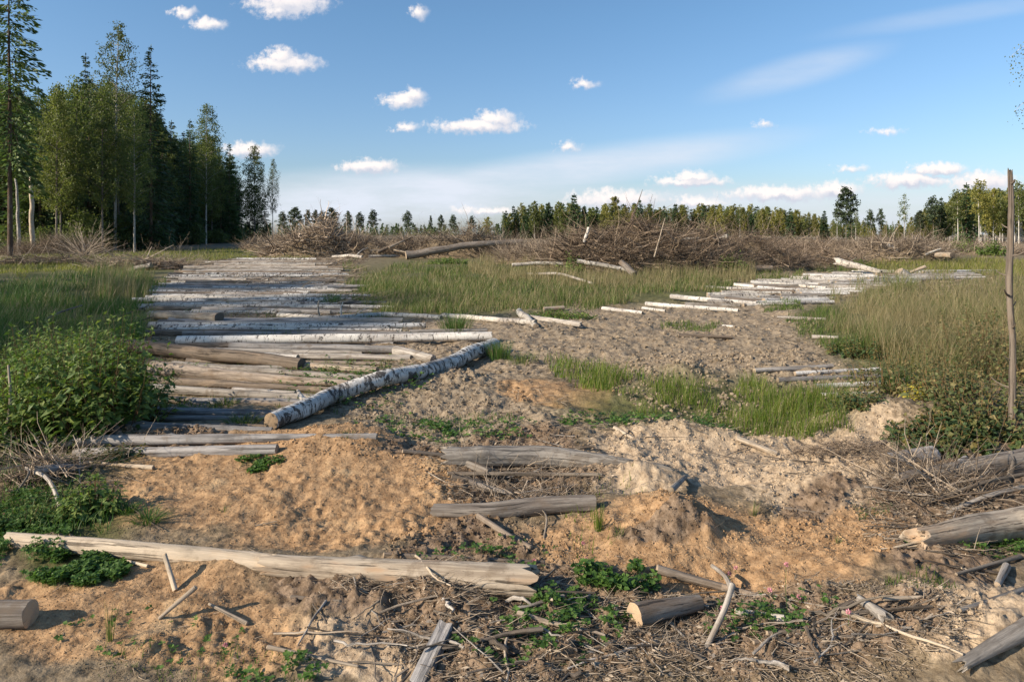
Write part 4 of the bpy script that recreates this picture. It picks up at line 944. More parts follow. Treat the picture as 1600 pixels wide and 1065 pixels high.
# ------------------------------------------------------------------ loose sticks, each one its own thing
RNG = np.random.default_rng(21)
LM = [((765,908),'the thick tan log'),((1040,955),'the round cut stub'),((670,1030),'the grey plank'),((860,712),'the grey tapered log'),((830,790),'the half-buried dark log'),((1500,740),'the big dark log at right'),
      ((1520,825),'the big barkless log at right'),((1150,940),'the crossed grey sticks'),((960,905),'the clover patch'),((1060,830),'the sand hump'),((1365,950),'the grey wood chunk'),((1560,1000),'the frayed root'),
      ((560,1010),'the grey mud corner'),((60,740),'the left bush'),((550,650),'the curved birch log'),((1000,680),'the green sedge strip'),((850,1000),'the dark rooty soil')]
def stick_mesh(seed, kind):
    global RNG
    RNG = np.random.default_rng(seed); n = 9; s = np.linspace(0, 1, n)
    mb = MB(); bend = np.cumsum(RNG.normal(0, .035 if kind != 'straight' else .008, (n, 3)), 0); bend[:, 2] = np.abs(bend[:, 2])*.5
    bend -= bend[0]; P = np.stack((s-.5, np.zeros(n), np.zeros(n)), -1)+bend
    r = np.linspace(.022, .011, n)*(1+RNG.normal(0, .08, n))
    addm(mb, tubes(P[None], r[None], 7))
    for e, k in ((0, 0), (1, n-1)):
        i = np.arange(7); b = mb.n; ring = mb.v[0].reshape(n, 7, 3)[k]
        j = (i+1) % 7; mb.add(np.concatenate((ring, ring.mean(0)[None])), np.stack((i, j, np.full(7, 7), np.full(7, 7)), -1), 0, np.zeros((8, 3)))
    if kind == 'forked':
        for k in (3, 5):
            d = np.array([.5, RNG.choice([-1, 1])*.5, .15]); L = .28+.2*RNG.random(); u = np.linspace(0, 1, 5)[:, None]
            addm(mb, tubes((P[k]+d*u*L+RNG.normal(0, .01, (5, 3)))[None], (np.linspace(.010, .003, 5))[None], 5))
    return mb.mesh('stick', [])
SM = {k: [stick_mesh(500+i+7*j, k) for i in range(4)] for j, k in enumerate(('straight', 'crooked', 'forked'))}
VAR = {}
for k in SM:
    for i, me in enumerate(SM[k]):
        for mt in ('stick', 'stickdark', 'grey', 'pale'):
            m2 = me.copy(); m2.materials.append(M[mt]); VAR[k, i, mt] = m2
RNG = np.random.default_rng(22)
zones_s = [(860,1000,240,60,52),(1230,985,260,70,40),(1480,820,110,90,28),(800,740,110,70,30),(700,925,170,30,14),(1010,672,140,18,14),(560,640,60,30,5),(70,745,80,40,12),(1180,720,110,30,8),(560,1000,90,50,9),(300,830,200,60,4)]
cnts = {}
cw = {'stick': 'tan-grey', 'stickdark': 'dark', 'grey': 'grey', 'pale': 'pale'}
for cx, cy, rx, ry, n in zones_s:
    for _ in range(n):
        a = RNG.random()*6.28; rr = RNG.random()**.5; px, py = cx+rx*rr*math.cos(a), cy+ry*rr*math.sin(a)
        if py > 1075 or px > 1620: continue
        w = W(px, min(py, 1070)); L = RNG.uniform(.10, .42)*(1.3 if py < 800 else 1); k = RNG.choice(['straight', 'crooked', 'forked'], p=[.35, .4, .25]); mt = RNG.choice(['stick', 'stickdark', 'grey', 'pale'], p=[.38, .34, .22, .06])
        o = link('stick', VAR[k, int(RNG.integers(4)), mt]); th = RNG.uniform(.45, 1.2)
        th *= RNG.choice([.35, .5, .8], p=[.45, .35, .2])*1.3; o.scale = (L, L*.7 if k == 'forked' else .42*th, .42*th if k != 'forked' else L*.45)
        yaw = RNG.normal(0, .7)+(math.pi if RNG.random() < .5 else 0); dx, dy = math.cos(yaw)*L/2, math.sin(yaw)*L/2
        z0, z1 = H(np.array([w[0]-dx, w[0]+dx]), np.array([w[1]-dy, w[1]+dy]))-.004; pitch = math.atan2(z1-z0, L)+RNG.normal(0, .05)
        o.rotation_euler = (RNG.normal(0, .2), -pitch, yaw); o.location = (w[0], w[1], max(w[2], (z0+z1)/2)+.008*th+.003)
        (lx, ly), ln = min(LM, key=lambda q: (q[0][0]-px)**2+((q[0][1]-py)*1.6)**2)
        side = ('left of' if px < lx else 'right of') if abs(px-lx) > abs(py-ly)*1.3 else ('behind' if py < ly else 'in front of')
        size = 'short' if L < .2 else ('medium' if L < .32 else 'long')
        key = f'{size} {k} {cw[mt]} stick'; full = (key, side, ln); cnts[full] = cnts.get(full, 0)+1
        lab = f'{key} {side} {ln}' if cnts[full] == 1 else f'{num[cnts[full]-1]} {key} {side} {ln}'
        tag(o, lab, 'stick', 'loose sticks scattered over the churned soil')

# ------------------------------------------------------------------ brush heaps
def branches_mb(mb, C0, D0, L, r0, ns=3, S_=6, curl=.12, tone=None):
    n = len(C0); s = np.linspace(0, 1, S_)
    D0 = norm(D0); k1 = rdir(n); P = C0[:, None, :]+D0[:, None, :]*(s[None, :, None]*L[:, None, None])
    P = P+k1[:, None, :]*(curl*L[:, None, None])*(s[None, :, None]**2)+np.cumsum(RNG.normal(0, .025, (n, S_, 3)), 1)*L[:, None, None]
    Rr = r0[:, None]*(1-.8*s[None, :])
    addm(mb, tubes(P, Rr, ns, tone=RNG.random(n)**1.5 if tone is None else tone)); return P
def heap(name, px, base, width, depth, height, n, label, mat='twig', rmin=.004, rmax=.02, lmax=2.2, tilt=.35, prof=None, cat='brush pile', soil=True, twigs=1.0):
    """a tangle of branches over a low core; width/depth/height in metres"""
    c = W(px, base); c = np.array([c[0], c[1]+depth*.5, c[2]])
    mb = MB()
    def hh(x, y):   # height of the heap over its footprint
        a = (x/width*2); b = (y/depth*2); q = np.clip(1-a*a-b*b, 0, 1)**.6
        return q*height*np.clip(-.15+2.1*fbm(x*1.1+px, y*1.1, 61, 4), .12, 1.35)*(prof(a) if prof else 1)
    if soil:  # brown dome added under the branches so the heap's interior reads dark
        g = np.linspace(-.5, .5, 44); X, Y = np.meshgrid(g*width, g*depth, indexing='ij')
        Z = hh(X, Y)*.78+.10*(fbm(X*3, Y*3, 71, 3)-.5)-.04*(np.hypot(X/width, Y/depth)*2)**2; idx = np.arange(44*44).reshape(44, 44)
        Q = np.stack((idx[:-1, :-1], idx[1:, :-1], idx[1:, 1:], idx[:-1, 1:]), -1).reshape(-1, 4); G = np.stack((X, Y, Z), -1)
        mb.add(G, Q, 1, G, RNG.random(X.shape).ravel()*.3)
    a = RNG.random(n)*6.283; rr = RNG.random(n)**.5*.5
    x = np.cos(a)*rr*width; y = np.sin(a)*rr*depth; z = hh(x, y)*(.55+.5*RNG.random(n))
    D = rdir(n); D[:, 2] = np.abs(D[:, 2])*tilt+RNG.normal(0, .15, n)
    D[:, 0] += x/width*.9; L = (RNG.random(n)**1.6*.82+.18)*lmax
    r = (rmin+(rmax-rmin)*RNG.random(n)**2.6)
    P = branches_mb(mb, np.stack((x, y, z), -1)-D*L[:, None]*.3, D, L, r)
    m = int(n*2.2*twigs); k = RNG.integers(0, n, m); j = RNG.integers(1, 6, m)
    D2 = norm(norm(P[k, -1]-P[k, 0])+rdir(m)*.9); branches_mb(mb, P[k, j], D2, (RNG.random(m)*.5+.15)*lmax/2.2, np.full(m, rmin*.75), curl=.2, S_=4)
    o = link(name, mb.mesh(name, [M[mat], M['ground']]), None, tuple(c)); tag(o, label, cat, kind='stuff'); return o, c
RNG = np.random.default_rng(31)
_, cL = heap('brush_pile', 478, 402, 7.6, 4.5, 2.25, 3600, 'heap of brushwood and roots at the far end of the left log road', prof=lambda a: .85-.4*np.clip(-a, 0, 1)+.15*a, rmax=.07, lmax=2.6)
heap('brush_pile', 600, 402, 9, 3.0, 1.15, 2600, 'low brown brushwood between the left heap and the long dark trunk', rmax=.04, tilt=.5)
heap('brush_pile', 730, 403, 10, 3.5, 1.5, 3200, 'low tangle of branches behind the long dark trunk', rmax=.04, tilt=.6)
heap('brush_pile', 868, 413, 6.4, 3.0, 1.0, 3000, 'greyish dead brush left of the tall brush pile', rmax=.025, tilt=.6)
_, cM = heap('brush_pile', 985, 430, 6.8, 3.2, 1.6, 6500, 'tall tangled brown brush pile in the middle of the clearing', mat='twigbrown', rmax=.04, tilt=.25, lmax=2.2)
heap('brush_pile', 1085, 428, 4.6, 3.0, 1.5, 3000, 'right shoulder of the tall brush pile, sloping down', mat='twigbrown', rmax=.03, tilt=.4)
heap('brush_pile', 1170, 424, 6.5, 3.4, 1.2, 3200, 'long low brush windrow right of the tall pile', mat='twigbrown', rmax=.03, tilt=.4)
heap('brush_pile', 1275, 418, 6.5, 3.6, .8, 2800, 'brush windrow tapering towards the right log road', mat='twigbrown', rmax=.03, tilt=.35)
heap('brush_pile', 1435, 411, 5.8, 3.4, 1.35, 2600, 'spiky brush heap standing in the yellow grass on the right', rmax=.05, tilt=.7)
heap('brush_pile', 1335, 394, 14, 5, .8, 2400, 'far brown slash behind the yellow grass on the right', rmax=.05, tilt=.6, mat='twigbrown')
heap('brush_pile', 1150, 390, 16, 6, .9, 2400, 'far brown slash behind the long windrow', rmax=.05, tilt=.6, mat='twigbrown')
heap('brush_pile', 1530, 398, 12, 4, .6, 2000, 'grey brush below the right-hand wood', rmax=.04, tilt=.8)
heap('brush_pile', 660, 388, 22, 6, .9, 2600, 'distant brown slash along the horizon left of the middle', rmax=.06, tilt=.6)
heap('brush_pile', 425, 392, 7, 4, 1.2, 1600, 'dark brush at the corner of the left forest', rmax=.05, tilt=.6)
heap('brush_pile', 60, 398, 9, 3, 1.0, 2600, 'reddish brown dry brush around the foot of the lanky spruce', mat='twigbrown', rmax=.02, tilt=1.4, soil=False)
heap('brush_pile', 215, 421, 5.2, 1.1, .45, 900, 'low heap of debris and logs beside the left log road', rmax=.05, tilt=.2)
heap('brush_pile', 70, 414, 8, 1.3, .35, 700, 'line of old branches in the left meadow', rmax=.03, tilt=.3, soil=False)
heap('brush_pile', 1510, 800, .8, .6, .08, 300, 'heap of grey sticks and twigs between the two big logs at the right edge', rmin=.002, rmax=.010, lmax=.7, tilt=.4, soil=False)
heap('brush_pile', 50, 765, .42, .35, .10, 160, 'tangle of grey twigs below the left bush', rmin=.002, rmax=.009, lmax=.7, tilt=.5, soil=False)
heap('brush_pile', 830, 800, .8, .4, .04, 220, 'mat of twigs around the half-buried dark log', rmin=.002, rmax=.007, lmax=.5, tilt=.25, soil=False)
heap('brush_pile', 790, 750, .8, .3, .05, 220, 'twigs caught under the grey tapered log', rmin=.002, rmax=.007, lmax=.5, tilt=.25, soil=False)
heap('brush_pile', 1340, 722, .8, .3, .07, 260, 'dark fine roots left of the half-buried log butt', mat='twigbrown', rmin=.0015, rmax=.005, lmax=.3, tilt=.2, soil=False)
# the slash field that runs to the forest: nobody could count it
mb = MB(); n = 15000
Y = 1/RNG.uniform(1/230, 1/60, n); px = RNG.uniform(400, 1640, n); X = (px-800)*Y/F
keep = RNG.random(n) < sstep(.35, .6, fbm(X*.06, Y*.10, 5, 3)+.12); X, Y = X[keep], Y[keep]; n = len(X)
D = rdir(n); D[:, 2] = np.abs(D[:, 2])*.3
branches_mb(mb, np.stack((X, Y, Hs(X, Y)+RNG.random(n)**2*.3), -1), D, RNG.random(n)*.9+.4, .004+.00028*Y*RNG.random(n), curl=.12, S_=4)
tag(link('slash', mb.mesh('slash', [M['twigbrown']])), 'brown felling slash covering the ground as far as the forest', 'slash', kind='stuff')
# logs and poles sticking out of the heaps: each a thing
def aim(name, pa, ya, ha, pb, yb, hb, r0, r1, mat, label, cat='log', seed=0, **k):
    a = at(pa, ya); b = at(pb, yb); A_ = np.array([a[0], a[1], a[2]+ha]); B_ = np.array([b[0], b[1], b[2]+hb]); m = (A_+B_)/2+np.array([.02, 0, .03])*np.linalg.norm(B_-A_)
    return log_obj(name, [A_, m, B_], [r0, (r0+r1)/2, r1], mat, label, cat, seed=seed, ns=9, nseg=16, **k)
def hz(py, Y): return EYE+(HZ-py)*Y/F        # height of a photo row at depth Y
Yt = 36
aim('log', 634, 42.6, .22, 815, 44.4, hz(379, 44.4), .26, .16, 'trunkgrey', 'long dark trunk lying across the clearing below the brush', seed=401, cut=(True, False))
aim('log', 575, 45, hz(402, 45), 655, 46, hz(404, 46), .10, .08, 'birchold', 'pale broken trunk left of the long dark trunk', seed=402)
aim('log', 590, 45, hz(396, 45), 645, 46, hz(371, 46), .12, .05, 'bark', 'dark root limb rising left of the long dark trunk', seed=403)
aim('branch', 608, 45, hz(388, 45), 640, 46, hz(374, 46), .08, .05, 'tan', 'bright broken limb beside the dark root limb', 'branch', seed=404)
aim('branch', 615, 45, hz(392, 45), 652, 45, hz(401, 45), .06, .05, 'pale', 'pale limb pointing down towards the long dark trunk', 'branch', seed=405)
aim('branch', 640, 45, hz(356, 45), 690, 46, hz(378, 46), .03, .02, 'stick', 'thin bare pole leaning over the low tangle of branches', 'branch', seed=406)
aim('branch', 716, 46, hz(400, 46), 738, 46, hz(345, 46), .03, .015, 'stick', 'bare upright stem left of the grey dead brush', 'branch', seed=407)
aim('branch', 703, 46, hz(378, 46), 722, 46, hz(347, 46), .02, .01, 'stick', 'slim bare stem beside the bare upright stem', 'branch', seed=408)
aim('log', 912, 27.4, hz(379, 27.4), 920, 27.4, hz(356, 27.4), .07, .06, 'birchclean', 'short white birch stub standing up out of the tall brush pile', seed=409)
aim('dead_tree', 981, 28.9, hz(372, 28.9), 990, 28.9, hz(332, 28.9), .11, .06, 'barkred', 'dark broken root stem standing on top of the tall brush pile', 'dead tree', seed=410, stubs=((.55,.2,.3,.04),(.85,3.3,.25,.03),(.3,2.9,.25,.04)))
aim('branch', 990, 28.9, hz(334, 28.9), 1004, 28.9, hz(296, 28.9), .035, .008, 'stickdark', 'thin twig rising from the dark broken root stem', 'branch', seed=411)
aim('branch', 1022, 26.4, hz(402, 26.4), 1039, 26.4, hz(341, 26.4), .035, .012, 'stick', 'tall bare sapling stem on the right of the tall brush pile', 'branch', seed=412)
aim('log', 970, 24.6, hz(411, 24.6), 992, 23.8, hz(430, 23.8), .11, .13, 'trunkgrey', 'grey log end pointing down at the foot of the tall brush pile', seed=413)
aim('log', 1060, 28.4, hz(375, 28.4), 1092, 28.4, hz(373, 28.4), .05, .05, 'birchold', 'pale birch limb lying on the right shoulder of the pile', seed=414)
aim('log', 1105, 30, hz(378, 30), 1137, 29.5, hz(370, 29.5), .06, .10, 'birchold', 'white birch log with a cut end on the windrow crest', seed=415, cut=(False, True), ends='end')
aim('branch', 1055, 30, hz(376, 30), 1085, 30, hz(362, 30), .04, .02, 'stick', 'forked limb standing over the right shoulder of the pile', 'branch', seed=416)
aim('branch', 1060, 29, hz(379, 29), 1130, 28, hz(404, 28), .05, .03, 'tan', 'tan limb slanting down the windrow', 'branch', seed=417)
aim('log', 1150, 28.7, hz(425, 28.7), 1205, 28.7, hz(420, 28.7), .15, .14, 'brown', 'brown log with a dark cut end in front of the long windrow', seed=418, cut=(False, True), ends='enddark')
aim('log', 1215, 30.2, hz(424, 30.2), 1250, 30.2, hz(421, 30.2), .09, .09, 'birchold', 'pale grey log right of the brown log with the dark end', seed=419)
aim('log', 800, 27, hz(415, 27), 880, 27, hz(413, 27), .07, .07, 'birchold', 'low white birch trunk in the grass left of the tall brush pile', seed=420)
aim('log', 900, 26, hz(409, 26), 980, 25.5, hz(423, 25.5), .09, .07, 'birchold', 'crumbling white birch trunk at the foot of the tall brush pile', seed=421, lumps=3)
aim('log', 1308, 27, hz(409, 27), 1378, 25.5, hz(428, 25.5), .16, .09, 'birchold', 'pale splintered trunk slanting down to the right log road', seed=422, lumps=2, ragged=(.3, .2))
aim('log', 1368, 25.4, hz(430, 25.4), 1402, 25.3, hz(430, 25.3), .09, .09, 'bark', 'dark log piece at the foot of the pale splintered trunk', seed=423)
aim('stump', 1413, 25.4, hz(434, 25.4), 1412, 25.4, hz(423, 25.4), .26, .17, 'birchold', 'grey tree stump beside the right log road', 'stump', seed=424, lumps=3)
aim('log', 1423, 26, hz(426, 26), 1446, 26, hz(418, 26), .05, .07, 'tan', 'light log propped right of the grey tree stump', seed=425)
aim('log', 1385, 40, hz(380, 40), 1410, 39, hz(400, 39), .10, .09, 'birchclean', 'white birch pole slanting down the spiky brush heap', seed=426)
aim('log', 1462, 37, hz(398, 37), 1488, 36, hz(399, 36), .14, .17, 'tan', 'thick log with a dark cut end in the spiky brush heap', seed=427, cut=(False, True), ends='enddark')
aim('log', 1445, 38, hz(397, 38), 1470, 38, hz(388, 38), .06, .05, 'birchold', 'pale limb above the thick log of the spiky heap', seed=428)
aim('log', 1345, 50, hz(385, 50), 1362, 50, hz(382, 50), .12, .14, 'brown', 'dark log end in the far slash, right of the windrow', seed=429)
aim('log', 520, 44, hz(419, 44) if False else .1, 566, 42, .12, .10, .10, 'birchold', 'pale log at the right edge of the left log road, far end', seed=430)
aim('log', 470, 48.5, hz(377, 48.5), 510, 48.5, hz(381, 48.5), .09, .09, 'birchold', 'pale log end jutting right out of the left heap', seed=431, cut=(False, True))
aim('log', 490, 48.5, hz(352, 48.5), 512, 48.5, hz(352, 48.5), .08, .06, 'tan', 'short bright limb on the crest of the left heap', seed=432)
aim('branch', 416, 50.5, hz(398, 50.5), 440, 50.5, hz(388, 50.5), .05, .04, 'pale', 'pale limb at the left foot of the left heap', 'branch', seed=433)
aim('log', 200, 31, hz(424, 31), 236, 31, hz(413, 31), .14, .12, 'grey', 'grey log on the low debris heap beside the left road', seed=434)
aim('log', 280, 33, hz(424, 33), 340, 34, hz(418, 34), .12, .12, 'bark', 'dark log at the far left edge of the left road', seed=435)
aim('branch', 140, 31, hz(428, 31), 182, 31, hz(411, 31), .03, .03, 'pale', 'pale pole leaning on the low debris heap', 'branch', seed=436)
aim('log', 820, 26, hz(429, 26), 930, 20.5, hz(446, 20.5), .05, .04, 'grey', 'thin grey pole lying in the middle grass', seed=437)
for i, (a, b) in enumerate([((1186,455),(1180,443)),((420,478),(438,470))]):
    pass
RNG = np.random.default_rng(63)
order = ['first', 'second', 'third', 'fourth', 'fifth', 'sixth', 'seventh', 'eighth', 'ninth', 'tenth', 'eleventh', 'twelfth', 'thirteenth', 'fourteenth', 'fifteenth', 'sixteenth', 'seventeenth', 'eighteenth', 'nineteenth', 'twentieth']
for sect, (xa, xb, y0, d0, hm), n in [('left brush bank', (540, 880, 404, 3.0, .9), 20), ('tall brush pile', (890, 1110, 428, 3.0, 1.5), 18), ('long low windrow', (1120, 1330, 422, 3.0, .8), 16), ('spiky right heap', (1390, 1490, 409, 3.0, .9), 9), ('left heap', (430, 530, 401, 3.5, 1.5), 12)]:
    for i, px in enumerate(np.sort(RNG.uniform(xa, xb, n))):
        Y = F*EYE/(y0-HZ)+RNG.uniform(-.3, d0*.6); yw = RNG.normal(0, .6); L = RNG.uniform(.8, 3.2); r = RNG.choice([.03, .05, .09], p=[.5, .33, .17]); tz = RNG.normal(0, .18)+(.35 if RNG.random() < .25 else 0)
        z = .05+hm*RNG.random()*np.clip((Y-F*EYE/(y0-HZ))/d0+.25, .1, 1); a = at(px, Y); d = np.array([math.cos(yw), math.sin(yw)*.6, tz]); mt = RNG.choice(['grey', 'birchold', 'tan', 'bark', 'brown'], p=[.26, .2, .14, .2, .2])
        p0 = a+np.array([0, 0, z])-d*L/2; p1 = p0+d*L; p0[2] = max(p0[2], .03+a[2]); p1[2] = max(p1[2], .03+a[2])
        log_obj('log' if r > .06 else 'branch', [p0, (p0+p1)/2+np.array([0, 0, RNG.normal(.03, .05)]), p1], [r, r*.85, r*.6], mt, f'{order[i]} loose {col_nm[mt]} piece from the left on the {sect}', 'log' if r > .06 else 'branch', 'loose wood lying on the brush piles', seed=2000+i+int(px), ns=8, nseg=10, lumps=1.5)
# dead fan of branches in front of the left forest
RNG = np.random.default_rng(41)
g = at(131, 47); fan = bpy.data.objects.new('dead_tree', None); COL.objects.link(fan); fan.location = tuple(g)
tag(fan, 'pale bare branches fanning out of one point in front of the left forest', 'dead tree')
n = 46; a = np.linspace(math.radians(8), math.radians(165), n)+RNG.normal(0, .05, n); D = np.stack((np.cos(a)*1.0, RNG.normal(0, .45, n), np.sin(a)*.85), -1)
mb = MB(); L = RNG.uniform(1.4, 2.7, n); P = branches_mb(mb, np.zeros((n, 3))+np.array([0, 0, .05]), D, L, RNG.uniform(.018, .032, n), ns=4, S_=7, curl=.08, tone=.6+.4*RNG.random(n))
link('branches', mb.mesh('branches', [M['twig']]), fan)
mb = MB(); m = 130; k = RNG.integers(0, n, m); j = RNG.integers(3, 7, m); branches_mb(mb, P[k, j], norm(P[k, -1]-P[k, 0])+rdir(m)*.5, RNG.uniform(.3, .8, m), np.full(m, .008), S_=4, tone=.5+.4*RNG.random(m)); tag(link('twigs', mb.mesh('twigs', [M['twig']]), fan), kind='stuff')

# ------------------------------------------------------------------ crumbs, clods and wood litter on the soil
RNG = np.random.default_rng(51)
def scatter_px(n, cx, cy, rx, ry, power=.5):
    a = RNG.random(n)*6.283; r = RNG.random(n)**power; px = cx+rx*r*np.cos(a); py = cy+ry*r*np.sin(a); k = (py > 385) & (py < 1110); px, py = px[k], py[k]
    X, Y = flat(px, py); return X, Y, H(X, Y)
ico_v = np.array([[0,0,1],[.894,0,.447],[.276,.851,.447],[-.724,.526,.447],[-.724,-.526,.447],[.276,-.851,.447],[.724,.526,-.447],[-.276,.894,-.447],[-.894,0,-.447],[-.276,-.894,-.447],[.724,-.526,-.447],[0,0,-1]], float)
ico_f = np.array([[0,1,2],[0,2,3],[0,3,4],[0,4,5],[0,5,1],[1,6,2],[2,7,3],[3,8,4],[4,9,5],[5,10,1],[6,7,2],[7,8,3],[8,9,4],[9,10,5],[10,6,1]]); ico_f = np.concatenate((ico_f, ico_f[:, 2:3]), 1)
def clods(n, region, smin, smax, pw):
    X, Y, Z = scatter_px(n, *region); n = len(X); s = smin+(smax-smin)*RNG.random(n)**pw
    s = s*np.clip(Y/4, .7, 3)
    V = ico_v[None]*s[:, None, None]*(1+RNG.normal(0, .22, (n, 12, 1))); V[:, :, 2] *= .7; th = RNG.random(n)*6.28; c, sn = np.cos(th)[:, None], np.sin(th)[:, None]
    V = np.stack((V[:, :, 0]*c-V[:, :, 1]*sn*.8, V[:, :, 0]*sn+V[:, :, 1]*c*.8, V[:, :, 2]), -1)+np.stack((X, Y, Z+s*.15), -1)[:, None, :]
    Q = (np.arange(n)[:, None, None]*12+ico_f[None]).reshape(-1, 4); soil.append((X, Y, n)); return V.reshape(-1, 3), Q
soil = []; mb = MB(); VV = []
for reg, n, a, b, p in [((860,1000,280,100), 9000, .002, .013, 3), ((1240,1000,300,80), 9000, .002, .013, 3), ((800,740,150,60), 3000, .003, .014, 3), ((1200,700,260,60), 6500, .0015, .009, 2.5), ((1380,800,200,90), 5000, .002, .012, 3), ((950,535,350,60), 3000, .003, .014, 3),
                        ((1150,600,200,50), 3000, .003, .016, 2.5), ((440,780,320,90), 3600, .0015, .007, 4), ((300,980,320,90), 3600, .0015, .007, 4), ((1100,850,260,70), 3600, .0015, .009, 4), ((560,720,140,22), 900, .002, .012, 4), ((680,640,150,60), 2600, .003, .014, 3), ((760,870,160,60), 3000, .003, .014, 3),
                        ((1065,815,60,40), 500, .002, .012, 3), ((235,703,90,14), 600, .004, .02, 2), ((90,862,30,18), 300, .003, .012, 2), ((440,790,320,90), 9000, .001, .0045, 2), ((300,985,320,90), 9000, .001, .004, 2), ((1120,860,260,70), 9000, .001, .0045, 2)]:
    v, q = clods(n, reg, a, b, p); mb.add(v, q)
me = mb.mesh('soil_crumbs', [M['ground']], False)
X = np.concatenate([x for x, y, n in soil]); Y = np.concatenate([y for x, y, n in soil]); mm = masks(X, Y)
c = np.repeat(np.stack((mm[0], mm[1], mm[2], np.ones_like(X)), -1), 12, 0); a = me.attributes.new('soil', 'FLOAT_COLOR', 'POINT'); a.data.foreach_set('color', c.astype(np.float32).ravel())
a = me.attributes.new('mud', 'FLOAT', 'POINT'); a.data.foreach_set('value', np.repeat(mm[3], 12).astype(np.float32))
tag(link('soil_crumbs', me), 'crumbs and clods of sand and clay lying loose on the churned ground', 'clods', kind='stuff')
mb = MB()
for reg, n, L0, L1, r in [((860,1000,270,95), 5200, .015, .12, .0016), ((1240,1000,280,75), 4500, .015, .12, .0016), ((800,740,170,60), 2200, .02, .14, .0018), ((1480,790,150,100), 3600, .02, .16, .002), ((1000,675,170,22), 1100, .02, .16, .002), ((700,930,190,30), 1500, .02, .14, .0017),
                          ((560,760,400,100), 700, .01, .05, .0012), ((300,980,300,90), 500, .01, .06, .0012), ((1150,830,300,90), 900, .01, .06, .0012), ((700,610,200,70), 1200, .03, .2, .0025), ((950,530,380,60), 1500, .04, .3, .004), ((420,430,140,25), 3600, .1, 1.0, .010), ((420,470,180,30), 3000, .06, .6, .006),
                          ((400,560,240,60), 1500, .04, .4, .004), ((1330,445,240,22), 1800, .08, .7, .009), ((90,730,120,60), 1600, .02, .2, .002), ((480,408,90,8), 1200, .2, 1.2, .02)]:
    X, Y, Z = scatter_px(n, *reg); n = len(X); yaw = RNG.normal(0, .8, n); L = L0+(L1-L0)*RNG.random(n)**2.5
    D = np.stack((np.cos(yaw), np.sin(yaw), RNG.normal(.04, .16, n)), -1)
    branches_mb(mb, np.stack((X, Y, Z+r*.8), -1), D, L, r*(.5+1.2*RNG.random(n)), S_=4, curl=.15, tone=RNG.random(n)**1.3)
# wood chips and bark flakes
for reg, n, s0 in [((860,1000,270,95), 1500, .012), ((1240,1000,280,75), 1200, .012), ((800,740,170,60), 500, .014), ((1480,790,150,100), 700, .014), ((420,430,150,28), 1500, .05), ((400,520,220,70), 800, .03), ((1330,445,240,22), 1200, .05)]:
    X, Y, Z = scatter_px(n, *reg); n = len(X); D = rdir(n, .25); U = rdir(n, 1.)+np.array([0, 0, 1.5]); L = s0*(.4+1.6*RNG.random(n)**2)
    addm(mb, diamonds(np.stack((X, Y, Z+.004), -1), D, U, L*1.6, L*.7, .35+.65*RNG.random(n)))
tag(link('wood_litter', mb.mesh('wood_litter', [M['litter']])), 'fine twigs, chips and bark flakes strewn over the soil', 'litter', kind='stuff')

# ------------------------------------------------------------------ grass and plants
def blades(mb, X, Y, Z, h, w, lean=.35, tone=None, segs=3, wind=0.25, mat=0):
    n = len(X)
    if n == 0: return
    a = RNG.random(n)*6.283; bx, by = np.cos(a)*lean*RNG.random(n)+wind*.3, np.sin(a)*lean*RNG.random(n)
    fa = RNG.random(n)*math.pi; sx, sy = np.cos(fa), np.sin(fa)*.6
    L = []
    for i in range(segs+1):
        t = i/segs; cx = X+bx*h*t**1.8; cy = Y+by*h*t**1.8; cz = Z+h*t*(1-.28*lean*t)-.01
        ww = w*.5*(1-t**1.6)+w*.03
        L.append(np.stack((np.stack((cx-sx*ww, cy-sy*ww, cz), -1), np.stack((cx+sx*ww, cy+sy*ww, cz), -1)), 1))
    V = np.stack(L, 1).reshape(n, -1, 3); m = 2*(segs+1)
    q = np.array([[2*i, 2*i+1, 2*i+3, 2*i+2] for i in range(segs)]); Q = (np.arange(n)[:, None, None]*m+q[None]).reshape(-1, 4)
    t = (RNG.random(n)*.75) if tone is None else tone
    mb.add(V.reshape(-1, 3), Q, mat, None, np.repeat(t, m))
def poly_scatter(n, poly, power=1., clump=(1.2, .45, .6), seed=0):
    poly = np.array(poly, float); x0, y0 = poly.min(0); x1, y1 = poly.max(0)
    px = RNG.uniform(x0, x1, n); py = y0+(y1-y0)*RNG.random(n)**power
    wob = (fbm(px*.03, py*.06, 900+seed, 3)-.5); k = inpoly(px+wob*90, py+wob*34, [tuple(p) for p in poly]) & (py > HZ+9); px, py = px[k], py[k]
    X, Y = flat(px, py)
    c = fbm(X*clump[0], Y*clump[0], 400+seed, 3); k = c > clump[1]-(clump[2]-clump[1])*RNG.random(len(X))*1.2; X, Y, c = X[k], Y[k], c[k]
    return X, Y, (H(X, Y) if len(X) else X), c
def field(name, label, n, poly, h, mat, w=.0045, wk=.00055, lean=.6, clump=(1.2, .42, .6), seed=0, segs=3, mats=None, dry=.0, hv=.5, power=1.):
    global RNG
    RNG = np.random.default_rng(600+seed)
    X, Y, Z, c = poly_scatter(n, poly, power, clump, seed); n = len(X)
    hh = .86*h*(.2+.8*RNG.random(n)**1.2)*(.45+1.1*np.clip((c-.3)*2, 0, 1))*(.6+.8*fbm(X*.45, Y*.45, 55+seed, 3))
    mb = MB(); d = RNG.random(n) < (dry*(.4+1.2*fbm(X*.6, Y*.6, 777+seed, 2))); ww = w+wk*Y
    for flag, mi in ((~d, 0), (d, 1)):
        if flag.any(): blades(mb, X[flag], Y[flag], Z[flag], hh[flag]*(1.15 if mi else 1), ww[flag]*(.7 if mi else 1), lean, segs=segs, mat=mi)
    tag(link(name, mb.mesh(name, [M[mat], M['straw']])), label, 'grass', kind='stuff')
